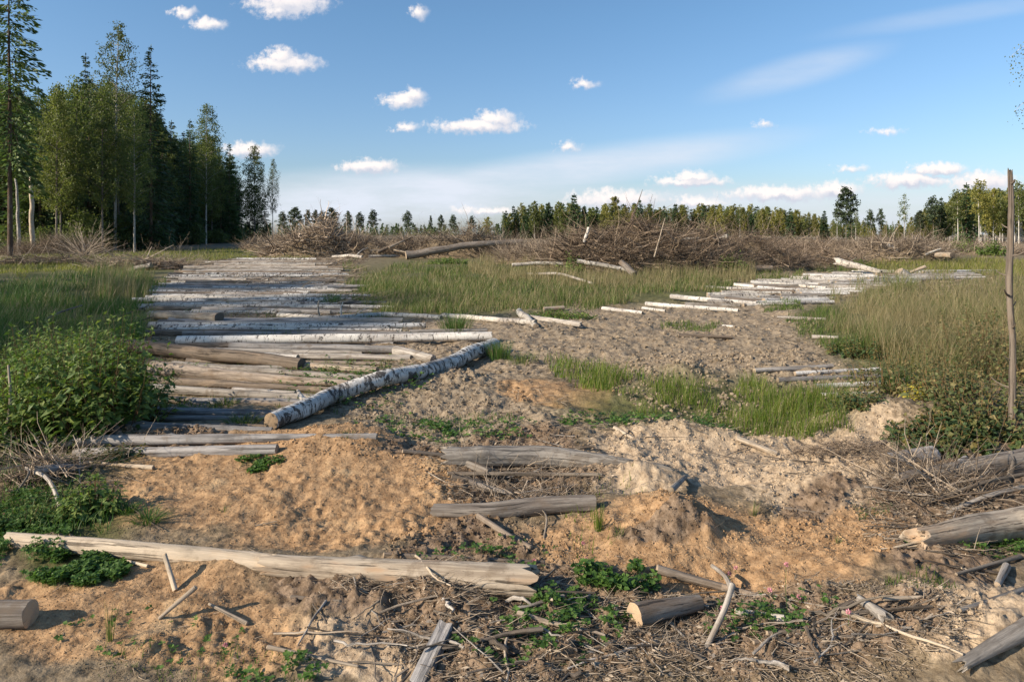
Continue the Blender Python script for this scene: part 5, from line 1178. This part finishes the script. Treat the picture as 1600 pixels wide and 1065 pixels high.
field('meadow_grass', 'lush dark green grass left of the log road', 34000, [(-40,438),(60,430),(150,428),(248,434),(262,470),(228,500),(215,535),(120,570),(-40,580)], .50, 'lush', seed=1, dry=.22, clump=(1.0, .47, .6), w=.004)
field('weeds', 'brownish tall weeds at the left edge of the log road', 6500, [(140,428),(235,430),(240,470),(190,480),(140,470)], .75, 'lush', seed=2, dry=.65, lean=.25, w=.003)
field('meadow_grass', 'sunlit yellow-green meadow strip below the left forest', 34000, [(-40,392),(200,390),(300,387),(470,388),(490,402),(430,407),(345,402),(290,411),(230,418),(-40,434)], .35, 'strip', seed=3, dry=.25, w=.006, wk=.0006, segs=2)
field('meadow_grass', 'green sedge and grass between the two log roads', 46000, [(535,418),(640,408),(790,413),(900,418),(1010,425),(1045,458),(980,478),(940,490),(850,494),(690,492),(575,488),(560,462),(545,445)], .36, 'grass', seed=4, dry=.40, wk=.0005, clump=(.8, .48, .6))
field('dry_grass', 'pale dry grass along the foot of the brush piles', 26000, [(730,418),(900,416),(1000,424),(1180,422),(1180,438),(1050,452),(900,450),(780,444)], .55, 'grass', seed=5, dry=1.1, lean=.3, w=.003)
field('dry_grass', 'thin dry grass in front of the grey dead brush', 6000, [(760,395),(900,400),(900,422),(750,420)], .7, 'straw', seed=6, dry=1.2, lean=.25)
field('meadow_grass', 'green grass between the windrow and the right log road', 16000, [(1020,428),(1180,424),(1310,420),(1330,428),(1250,438),(1130,446),(1040,458)], .38, 'grass', seed=7, dry=.4, clump=(.8, .47, .6))
field('sedge', 'bright green sedge strip across the wet rut', 13000, [(925,590),(1000,598),(1090,604),(1180,600),(1290,612),(1345,640),(1340,684),(1240,676),(1090,668),(955,655),(928,630)], .27, 'sedge', seed=8, dry=.22, w=.004, wk=.0003, clump=(2.4, .49, .6), lean=.5)
field('sedge', 'sparse sedge left of the wet rut', 2600, [(850,565),(935,572),(1000,592),(940,615),(880,600)], .22, 'sedge', seed=9, dry=.25, w=.004, clump=(2.2, .45, .6))
field('dry_grass', 'tall dry brown grass filling the right side', 42000, [(1290,520),(1330,462),(1400,440),(1480,440),(1660,430),(1660,600),(1450,590),(1350,550)], .56, 'grass', seed=10, dry=.72, lean=.6, w=.003, wk=.0004, clump=(1.1, .46, .6))
field('meadow_grass', 'green grass at the left foot of the tall dry grass', 7000, [(1215,498),(1300,478),(1350,520),(1400,560),(1300,548),(1235,530)], .26, 'grass', seed=11, dry=.1)
field('meadow_grass', 'yellow-green sunny grass strip beyond the right log road', 20000, [(1290,408),(1400,404),(1660,402),(1660,432),(1400,430),(1330,424)], .45, 'strip', seed=12, dry=.35, w=.005, segs=2)
field('grass_patch', 'small green grass patch on the mud in the middle distance', 1800, [(1030,505),(1130,507),(1150,516),(1090,524),(1035,518)], .14, 'grass', seed=13)
field('grass_patch', 'grass patch on the right log road', 1500, [(1180,474),(1260,474),(1270,488),(1190,488)], .18, 'grass', seed=14)
field('grass_patch', 'short turf patch on the pale clay at the right', 1500, [(1325,792),(1360,785),(1408,795),(1405,812),(1340,820)], .07, 'lush', seed=15, w=.003, clump=(2, .2, .4), lean=.7)
field('grass_patch', 'low greenery along the foot of the big barkless log', 900, [(1480,850),(1640,835),(1640,880),(1500,872)], .06, 'lush', seed=16, w=.003, clump=(3, .4, .6), lean=.7)
field('grass_patch', 'small green patch on the orange sand below the two near logs', 520, [(360,735),(395,727),(440,733),(425,745),(365,746)], .045, 'lush', seed=17, w=.003, clump=(2, .2, .4), lean=.7)
field('grass_patch', 'low green weeds scattered in the grey mud left of the sedge', 1600, [(600,655),(760,645),(820,665),(760,690),(600,688)], .06, 'lush', seed=18, w=.0035, clump=(4, .48, .6), lean=.7)
field('grass_patch', 'tiny grass wisps on the wet sand right of the half-buried log', 500, [(880,760),(1000,750),(1010,820),(900,880)], .09, 'sedge', seed=19, w=.003, clump=(5, .5, .62), lean=.4)
field('grass_patch', 'grass growing between the crosswise logs', 3600, [(210,555),(560,570),(620,600),(560,640),(200,650)], .10, 'grass', seed=20, w=.003, clump=(3, .52, .66), lean=.5)
field('grass_patch', 'grass growing in the far part of the log road', 5000, [(260,430),(540,430),(640,500),(620,530),(250,530)], .16, 'grass', seed=21, w=.003, clump=(1.6, .53, .66), lean=.5)
field('grass_patch', 'low grass under the bushes at the left edge', 5000, [(-60,600),(200,640),(140,740),(160,830),(-60,860)], .12, 'lush', seed=22, w=.004, clump=(2.5, .35, .6), lean=.6)
field('grass_patch', 'weak grass at the edge of the sand near the lower right', 700, [(1380,930),(1480,900),(1500,960),(1400,975)], .06, 'grass', seed=23, w=.003, clump=(5, .46, .6), lean=.6)
field('grass_patch', 'sparse blades in the shadowed sand at lower left', 500, [(150,1030),(420,1010),(520,1075),(160,1075)], .05, 'grass', seed=24, w=.003, clump=(5, .48, .6), lean=.6)
field('meadow_grass', 'rough grass carrying on past the right edge', 15000, [(1600,432),(2600,425),(2600,900),(1640,700)], .6, 'grass', seed=31, dry=.6, w=.006)
field('meadow_grass', 'rough grass carrying on past the left edge', 15000, [(0,432),(-1000,425),(-1000,900),(-40,900)], .45, 'lush', seed=32, dry=.3, w=.006)
field('weeds', 'sprawling dry stalks mixed through the middle grass', 2600, [(560,425),(1000,420),(1040,455),(900,480),(620,488)], .62, 'straw', seed=33, dry=.6, lean=1.1, w=.003, clump=(1.5, .45, .6))
field('weeds', 'bent dry stalks leaning out of the right grass', 2200, [(1290,520),(1340,465),(1600,440),(1600,600),(1400,570)], .8, 'straw', seed=34, dry=.6, lean=1.0, w=.003, clump=(1.5, .45, .6))
field('weeds', 'bent stalks leaning out of the left meadow', 1500, [(-40,440),(240,440),(240,520),(-40,560)], .75, 'grass', seed=35, dry=.7, lean=1.1, w=.003, clump=(1.5, .45, .6))
# tufts one can point at
def tuft(px, py, n, h, rad, mat, label, cat='grass tuft', w=.005, lean=.5, seed=0, dry=.1, name='grass_tuft'):
    global RNG
    RNG = np.random.default_rng(800+seed); c = W(px, py); a = RNG.random(n)*6.28; r = rad*RNG.random(n)**.7
    X, Y = np.cos(a)*r, np.sin(a)*r; Z = H(X+c[0], Y+c[1])-c[2]; mb = MB(); N = len(X); hh = h*(.45+.55*RNG.random(N))
    b1 = np.stack((np.cos(a), np.sin(a)), -1)*lean*(.3+RNG.random(N))[:, None]
    segs = 4; L = []; fa = a+1.57+RNG.normal(0, .5, N)
    for i in range(segs+1):
        t = i/segs; cx = X+b1[:, 0]*hh*t**1.7; cy = Y+b1[:, 1]*hh*t**1.7; cz = Z+hh*(t-.38*lean*t**2.4)-.01; ww = w*(.6+.4*RNG.random(1))*.5*(1-t**1.7)+w*.04
        L.append(np.stack((np.stack((cx-np.cos(fa)*ww, cy-np.sin(fa)*ww, cz), -1), np.stack((cx+np.cos(fa)*ww, cy+np.sin(fa)*ww, cz), -1)), 1))
    V = np.stack(L, 1).reshape(N, -1, 3); m = 2*(segs+1); q = np.array([[2*i, 2*i+1, 2*i+3, 2*i+2] for i in range(segs)])
    Q = (np.arange(N)[:, None, None]*m+q[None]); d = (RNG.random(N) < dry).astype(np.int32)
    mb.add(V.reshape(-1, 3), Q.reshape(-1, 4), np.repeat(d, segs), None, np.repeat(RNG.random(N)*.8, m))
    tag(link(name, mb.mesh(name, [M[mat], M['straw']]), None, tuple(c)), label, cat)
tuft(712,517,420,.42,.26,'lush','tall dark grass tuft between the two long birches at the right road edge',seed=1,w=.006)
tuft(778,560,330,.30,.16,'lush','dark sedge tuft at the far end of the curved birch log',seed=2,w=.006,lean=.35)
tuft(815,568,200,.20,.2,'grass','lower sedge tuft right of the dark one at the birch log end',seed=3,lean=.4)
tuft(1400,612,240,.36,.12,'lush','coarse dark sedge tuft beside the white birch poles',seed=4,w=.010,lean=.55)
tuft(378,661,150,.13,.14,'grass','coarse pale grass tuft beside the thick-butted log',seed=5,w=.008,lean=1.1)
tuft(352,632,120,.12,.12,'grass','grass tuft behind the coarse pale one on the left road',seed=6,w=.006,lean=.8)
tuft(232,812,170,.11,.07,'lush','spreading grass tuft on the sand right of the small nettle',seed=7,w=.005,lean=1.2)
tuft(198,800,130,.12,.05,'lush','darker grass tuft touching the small nettle',seed=8,w=.005,lean=.9)
tuft(936,828,46,.17,.025,'sedge','upright green sedge clump at the end of the half-buried dark log',seed=9,w=.004,lean=.2)
tuft(968,838,40,.08,.03,'grass','short grass clump right of the upright sedge clump',seed=10,w=.003,lean=.4)
tuft(1176,803,36,.11,.02,'grass','thin grass clump on the sand right of the sand hump',seed=11,w=.003,lean=.35)
tuft(172,1000,16,.20,.012,'grass','slender rush stalks standing on the sand at lower left',seed=12,w=.003,lean=.15)
tuft(350,798,16,.07,.015,'grass','tiny grass wisp in the middle of the left sand',seed=13,w=.003,lean=.7)
tuft(520,474,160,.4,.25,'lush','grass tuft on the right edge of the left road, far part',seed=14,w=.009)
tuft(1408,452,200,.55,.4,'grass','grass tuft at the edge of the right log road',seed=15,w=.012,dry=.3)
tuft(1310,845,22,.06,.015,'grass','tiny grass wisp below the turf patch on the pale clay',seed=16,w=.003,lean=.5)
tuft(545,680,40,.06,.05,'lush','small weed at the tip of the long grey log',seed=17,w=.006,lean=1.)
# small earth lumps on the far road
# ---------------- leafy plants
def plant_mesh(n_st, h, spread, leafL, leafW, mat, seed, per=9, lean=.35, opposite=True, stem='stem', topbias=1.0, bulge=None, droop=.35, r0=.004, depth=None, zfn=None):
    """n_st leafy stems over a footprint"""
    global RNG
    RNG = np.random.default_rng(seed); depth = depth or spread
    a = RNG.random(n_st)*6.28; rr = RNG.random(n_st)**.6; bx, by = np.cos(a)*rr*spread, np.sin(a)*rr*depth
    hh = h*(1-.55*rr**2)*(.6+.4*RNG.random(n_st)); S_ = 6; s = np.linspace(0, 1, S_)
    bz = zfn(bx, by) if zfn else np.zeros(n_st)
    ld = np.stack((np.cos(a)*rr*lean+RNG.normal(0, .12, n_st), np.sin(a)*rr*lean+RNG.normal(0, .12, n_st), np.ones(n_st)), -1)
    P = np.stack((bx, by, bz), -1)[:, None, :]+ld[:, None, :]*(s[None, :, None]*hh[:, None, None]); P[:, :, 2] -= (.15*lean*hh)[:, None]*s[None]**2; P += np.cumsum(RNG.normal(0, .012, (n_st, S_, 3)), 1)*h
    st = MB(); addm(st, tubes(P, r0*(1-.7*s)[None]*np.ones((n_st, 1)), 4))
    C = []; D = []; sz = []
    for j in range(per):
        t = (j+.6)/per*.9+.1; t = t**(1/topbias)
        f = t*(S_-1); i0 = min(int(f), S_-2); c = P[:, i0]*(1-(f-i0))+P[:, i0+1]*(f-i0)
        ph = j*1.5708+a
        for sg in ((0, math.pi) if opposite else (RNG.random()*6.28,)):
            k = RNG.random(n_st) < .92; q = ph+sg+RNG.normal(0, .3, n_st)
            d = np.stack((np.cos(q), np.sin(q), RNG.normal(.25-droop, .25, n_st)), -1); C.append((c+d*leafL*.25)[k]); D.append(d[k]); sz.append(((.55+.6*math.sin(math.pi*min(1, t*.9+.1)))*(.7+.5*RNG.random(n_st)))[k])
    for _ in range(3):
        d = rdir(n_st); d[:, 2] = np.abs(d[:, 2])+.3; C.append(P[:, -1]); D.append(d); sz.append(np.full(n_st, .5))
    C = np.concatenate(C); D = np.concatenate(D); sz = np.concatenate(sz); U = np.array([[0, 0, 1.]])+RNG.normal(0, .35, (len(C), 3))
    lf = MB(); addm(lf, leaves(C, D, U, sz*leafL, sz*leafW, droop=.25)); return st.mesh('stems', [M[stem]]), lf.mesh('leaves', [M[mat]], False)
def bush(name, px, py, label, cat, dims, leaf, mat, n, seed, off=(0, 0), group=None, **k):
    h, sp, dp = dims; c = W(px, py); c[1] += dp*.8; c[2] = float(Hs(np.array([c[0]]), np.array([c[1]]))[0])
    st, lf = plant_mesh(n, h, sp, leaf[0], leaf[1], mat, seed, depth=dp, zfn=lambda x, y: H(x+c[0], y+c[1])-c[2]-.02, **k)
    t = bpy.data.objects.new(name, None); COL.objects.link(t); t.location = tuple(c); tag(t, label, cat, group); tag(link('stems', st, t), kind='stuff'); tag(link('leaves', lf, t), kind='stuff'); return t
bush('nettle_bush', 105, 697, 'tall leafy green bush rising at the left road edge', 'bush', (.98, .34, .50), (.085, .040), 'nettle', 150, 901, per=10)
bush('nettle_bush', 10, 690, 'leafy bush at the very left edge, beside the tall bush', 'bush', (.95, .5, .7), (.085, .040), 'nettle', 120, 902, per=10)
bush('nettle_bush', 150, 655, 'lower leafy bush touching the log ends on the left', 'bush', (.42, .22, .35), (.075, .036), 'nettle', 90, 903, per=8)
bush('nettle_bush', 40, 610, 'leafy bush behind the tall bush, by the dark grass', 'bush', (.70, .6, .7), (.075, .036), 'nettle', 110, 904, per=10)
bush('nettle_bush', 35, 705, 'darker low leaves under the bush at the left edge', 'bush', (.30, .45, .3), (.06, .036), 'bramble', 90, 905, per=6)
bush('nettle_plant', 128, 812, 'small bright nettle plant on the sand in front of the left bush', 'plant', (.26, .13, .12), (.062, .027), 'nettle', 34, 906, per=7)
bush('nettle_plant', 30, 830, 'low weeds left of the small bright nettle plant', 'plant', (.14, .22, .12), (.035, .018), 'nettle', 60, 907, per=6)
bush('bramble_bush', 1520, 705, 'dark green brambles around the foot of the dry pole', 'bush', (.26, .42, .25), (.06, .045), 'bramble', 110, 911, per=7, lean=.9)
bush('bramble_bush', 1590, 690, 'dense brambles behind the dry pole at the right edge', 'bush', (.45, .40, .6), (.055, .035), 'brambledry', 90, 912, per=8, lean=.6)
bush('bramble_bush', 1500, 625, 'browning tall brambles left of the dry pole', 'bush', (.55, .6, .8), (.048, .028), 'brambledry', 100, 913, per=9, lean=.3)
bush('bramble_bush', 1620, 600, 'browning tall brambles at the right edge behind the pole', 'bush', (.85, .65, 1.0), (.055, .033), 'brambledry', 140, 914, per=9, lean=.3)
bush('bramble_bush', 1345, 640, 'low green weeds beside the white birch poles', 'bush', (.16, .22, .15), (.05, .028), 'bramble', 50, 915, per=6, lean=.6)
bush('bramble_bush', 1420, 560, 'green weeds in front of the dry grass at the right', 'bush', (.32, .8, .5), (.06, .035), 'bramble', 150, 916, per=6, lean=.5)
bush('fern', 1462, 622, 'bright yellow fern beside the coarse sedge tuft', 'fern', (.28, .14, .12), (.085, .026), 'yellow', 20, 917, per=8, lean=.9)
bush('shrub', 895, 432, 'small green sapling at the foot of the tall brush pile', 'shrub', (1.1, .4, .4), (.14, .08), 'nettle', 26, 918, per=9)
bush('shrub', 1147, 428, 'green leafy shrub in front of the long windrow', 'shrub', (1.0, .55, .4), (.15, .09), 'nettle', 50, 919, per=9)
bush('shrub', 880, 500, 'low green weeds at the near edge of the middle grass', 'shrub', (.22, .7, .5), (.06, .035), 'nettle', 130, 920, per=5)
bush('shrub', 1345, 420, 'green weeds beside the pale splintered trunk', 'shrub', (.5, .8, .4), (.12, .07), 'nettle', 50, 921, per=6)
bush('shrub', 1510, 398, 'green sapling below the right-hand wood', 'shrub', (1.6, .9, .6), (.22, .14), 'nettle', 46, 922, per=8)
bush('shrub', 1556, 400, 'green sapling left of the dry pole, far back', 'shrub', (1.5, .7, .6), (.22, .14), 'nettle', 36, 923, per=8)
bush('shrub', 700, 412, 'green weeds under the long dark trunk', 'shrub', (.4, 1.2, .5), (.16, .09), 'nettle', 60, 924, per=5)
bush('nettle_plant', 300, 582, 'leafy weed growing between the crosswise logs', 'plant', (.14, .3, .15), (.04, .02), 'nettle', 60, 925, per=4)
bush('nettle_plant', 500, 585, 'weeds with pinkish heads at the right end of the near logs', 'plant', (.12, .9, .5), (.04, .02), 'nettle', 130, 926, per=4)
bush('nettle_plant', 165, 722, 'trailing leafy bramble across the nearest two logs', 'plant', (.14, .18, .08), (.045, .03), 'bramble', 30, 927, per=5, lean=1.2)
# clover
def clover(px, py, rx, ry, n, label, h=.035, s=.012, seed=0, power=.5):
    global RNG
    RNG = np.random.default_rng(950+seed); X, Y, Z = scatter_px(int(n*1.3), px, py+8, rx*1.15, ry*1.1, .75); k = fbm(X*9, Y*9, seed, 3) > .42+.12*RNG.random(len(X)); X, Y, Z = X[k], Y[k], Z[k]; n = len(X); mb = MB(); hh = h*(.3+.9*RNG.random(n))
    tops_ = np.stack((X, Y, Z+hh), -1); tone = RNG.random(n)
    st = np.stack((tops_-np.array([0, 0, 1.])*hh[:, None]+RNG.normal(0, .006, (n, 3)), tops_), 1); addm(mb, tubes(st, np.full((n, 2), .0008), 3)); a0 = RNG.random(n)*6.28; U = np.array([[0, 0, 1.]])+RNG.normal(0, .4, (n, 3))
    for k in range(3):
        a = a0+k*2.094; d = np.stack((np.cos(a), np.sin(a), RNG.normal(.15, .25, n)), -1); sz = s*(.6+.7*RNG.random(n)); addm(mb, leaves(tops_, d, U, sz*1.5, sz*1.3, fold=.1, droop=.05, tone=tone))
    tag(link('clover', mb.mesh('clover', [M['clover']], False)), label, 'clover', kind='stuff')
clover(118,893,74,24,2200,'thick clover patch in front of the long pale log at lower left',seed=1)
clover(30,830,70,60,1500,'clover and weeds at the left edge below the bush',seed=2,h=.05)
clover(965,908,60,20,330,'broad-leaved clover patch on the edge of the wet sand',seed=3,h=.05,s=.017)
clover(900,965,90,28,300,'thin clover between the sticks in the middle foreground',seed=4,h=.03,s=.013)
clover(1200,975,110,30,130,'sparse clover between the sticks at right foreground',seed=5,h=.035)
clover(840,1000,120,50,240,'sparse clover at the bottom of the rooty soil',seed=6,h=.025,s=.014)
clover(760,872,110,25,130,'sparse clover along the thick tan log',seed=7,h=.03)
clover(700,672,130,22,420,'low clover on the grey mud between the logs and the sedge',seed=8,h=.04,s=.018)
clover(1020,665,130,14,600,'low clover along the front of the bright sedge strip',seed=9,h=.05,s=.018)
clover(430,1050,70,18,80,'sparse clover at the bottom edge, left of the plank',seed=10,h=.03,s=.014)
clover(1535,850,110,26,420,'clover under the big barkless log at the right edge',seed=11,h=.03,s=.013)
clover(395,735,42,8,500,'small dense clover patch on the orange sand',seed=12,h=.02,s=.014)
clover(560,590,110,40,600,'low weeds at the right end of the near crosswise logs',seed=13,h=.07,s=.02)
clover(240,1000,130,50,60,'few clover leaves on the shadowed sand',seed=14,h=.02,s=.012)
# flowers
def flower(px, py, h, label, k):
    c = W(px, py); t = bpy.data.objects.new('clover_flower', None); COL.objects.link(t); t.location = tuple(c); tag(t, label, 'flower')
    mb = MB(); b_ = .01*((k % 3)-1); addm(mb, tubes(np.array([[[0, 0, -.005], [b_, 0, h*.5], [b_*.5, .003, h]]]), np.array([[.0012, .001, .001]]), 5)); link('stem', mb.mesh('stem', [M['clover']]), t)
    n = 46; d = rdir(n); mb = MB(); addm(mb, leaves(np.array([[b_*.5, .003, h]])+d*.003, d+np.array([0, 0, .3]), rdir(n), .009, .0045, tone=RNG.random(n))); link('blossom', mb.mesh('blossom', [M['pink']], False), t)
for k, (px, py, h, lab) in enumerate([(1231,955,.20,'tall pink clover flower standing alone on the right sand'), (1326,975,.05,'pink clover flower beside the dark short branch piece'), (1126,905,.03,'pink clover flower left of the two beside the crossed sticks'), (1142,906,.03,'pink clover flower right of the two beside the crossed sticks'),
        (1150,893,.02,'small pink clover flower above the crossed sticks'), (1127,965,.04,'pink clover flower between the leaning sticks and the birch branch'), (913,862,.045,'pink clover flower left of the broad-leaved clover patch'), (916,885,.035,'pink clover flower just above the broad-leaved clover patch'),
        (833,884,.03,'pink clover flower at the right end of the thick tan log'), (354,1015,.02,'pinkish clover flower on the shadowed sand at lower left'), (22,775,.03,'pink clover flower at the left edge below the bush'), (4,812,.03,'pink clover flower touching the left edge of the photo'), (1205,935,.03,'pink clover flower beside the cut birch branch'),
        (1249,942,.02,'pale pink clover flower right of the tall one')]): flower(px, py, h, lab, k)
# birch outside the right edge whose twigs reach into the picture
RNG = np.random.default_rng(77)
g = at(1700, 22); t = bpy.data.objects.new('birch_tree', None); COL.objects.link(t); t.location = tuple(g); tag(t, 'birch beyond the right edge whose hanging twigs reach into the sky', 'birch')
mb = MB(); lf = MB(); addm(mb, tubes(np.array([[[0, 0, -.1], [.05, 0, 3], [0, 0, 6], [.05, 0, 9]]]), np.array([[.12, .1, .07, .03]]), 10))
for k in range(11):
    z = 5.0+k*.3; a = math.pi+RNG.normal(0, .5) if k % 2 else RNG.random()*6.28; L = 2.25 if k % 2 else 1.7
    u = np.linspace(0, 1, 8)[:, None]; ln = np.array([0, 0, z])+np.array([math.cos(a), math.sin(a), .35])*u*L*np.array([1, 1, 1])-np.array([0, 0, 1.1])*u**3; addm(mb, tubes(ln[None], np.linspace(.025, .004, 8)[None], 5))
    m = 150; uu = .35+.65*RNG.random(m); p = np.stack([np.interp(uu, u[:, 0], ln[:, j]) for j in range(3)], -1)+RNG.normal(0, .13, (m, 3)); p[:, 2] -= np.abs(RNG.normal(0, .3, m)); addm(lf, leaves(p, np.stack((RNG.normal(0, .5, m), RNG.normal(0, .5, m), -np.ones(m)), -1), rdir(m), .06, .045))
link('trunk', mb.mesh('trunk', [M['birch']]), t); link('crown', lf.mesh('crown', [M['birchleaf']], False), t)

# things of a group that share a label are told apart by where they stand in their row
def ordw(n):
    t = ['first', 'second', 'third', 'fourth', 'fifth', 'sixth', 'seventh', 'eighth', 'ninth', 'tenth', 'eleventh', 'twelfth', 'thirteenth', 'fourteenth', 'fifteenth', 'sixteenth', 'seventeenth', 'eighteenth', 'nineteenth']
    if n < 20: return t[n-1]
    tens = ['twentieth', 'thirtieth', 'fortieth', 'fiftieth', 'sixtieth', 'seventieth', 'eightieth', 'ninetieth']; st = ['twenty', 'thirty', 'forty', 'fifty', 'sixty', 'seventy', 'eighty', 'ninety']
    return tens[n//10-2] if n % 10 == 0 else st[n//10-2]+'-'+t[n % 10-1]
same = {}
for o in COL.objects:
    if o.parent is None and o.get('category') and o.location.y > 3 and 'outside' not in o['label']: same.setdefault(o['label'], []).append(o)
for lab, os_ in same.items():
    if 1 < len(os_) < 100 and ('forest' in lab or 'wood' in lab):
        for i, o in enumerate(sorted(os_, key=lambda q: q.location.x/q.location.y)): o['label'] = f'{ordw(i+1)} from the left, {lab}'
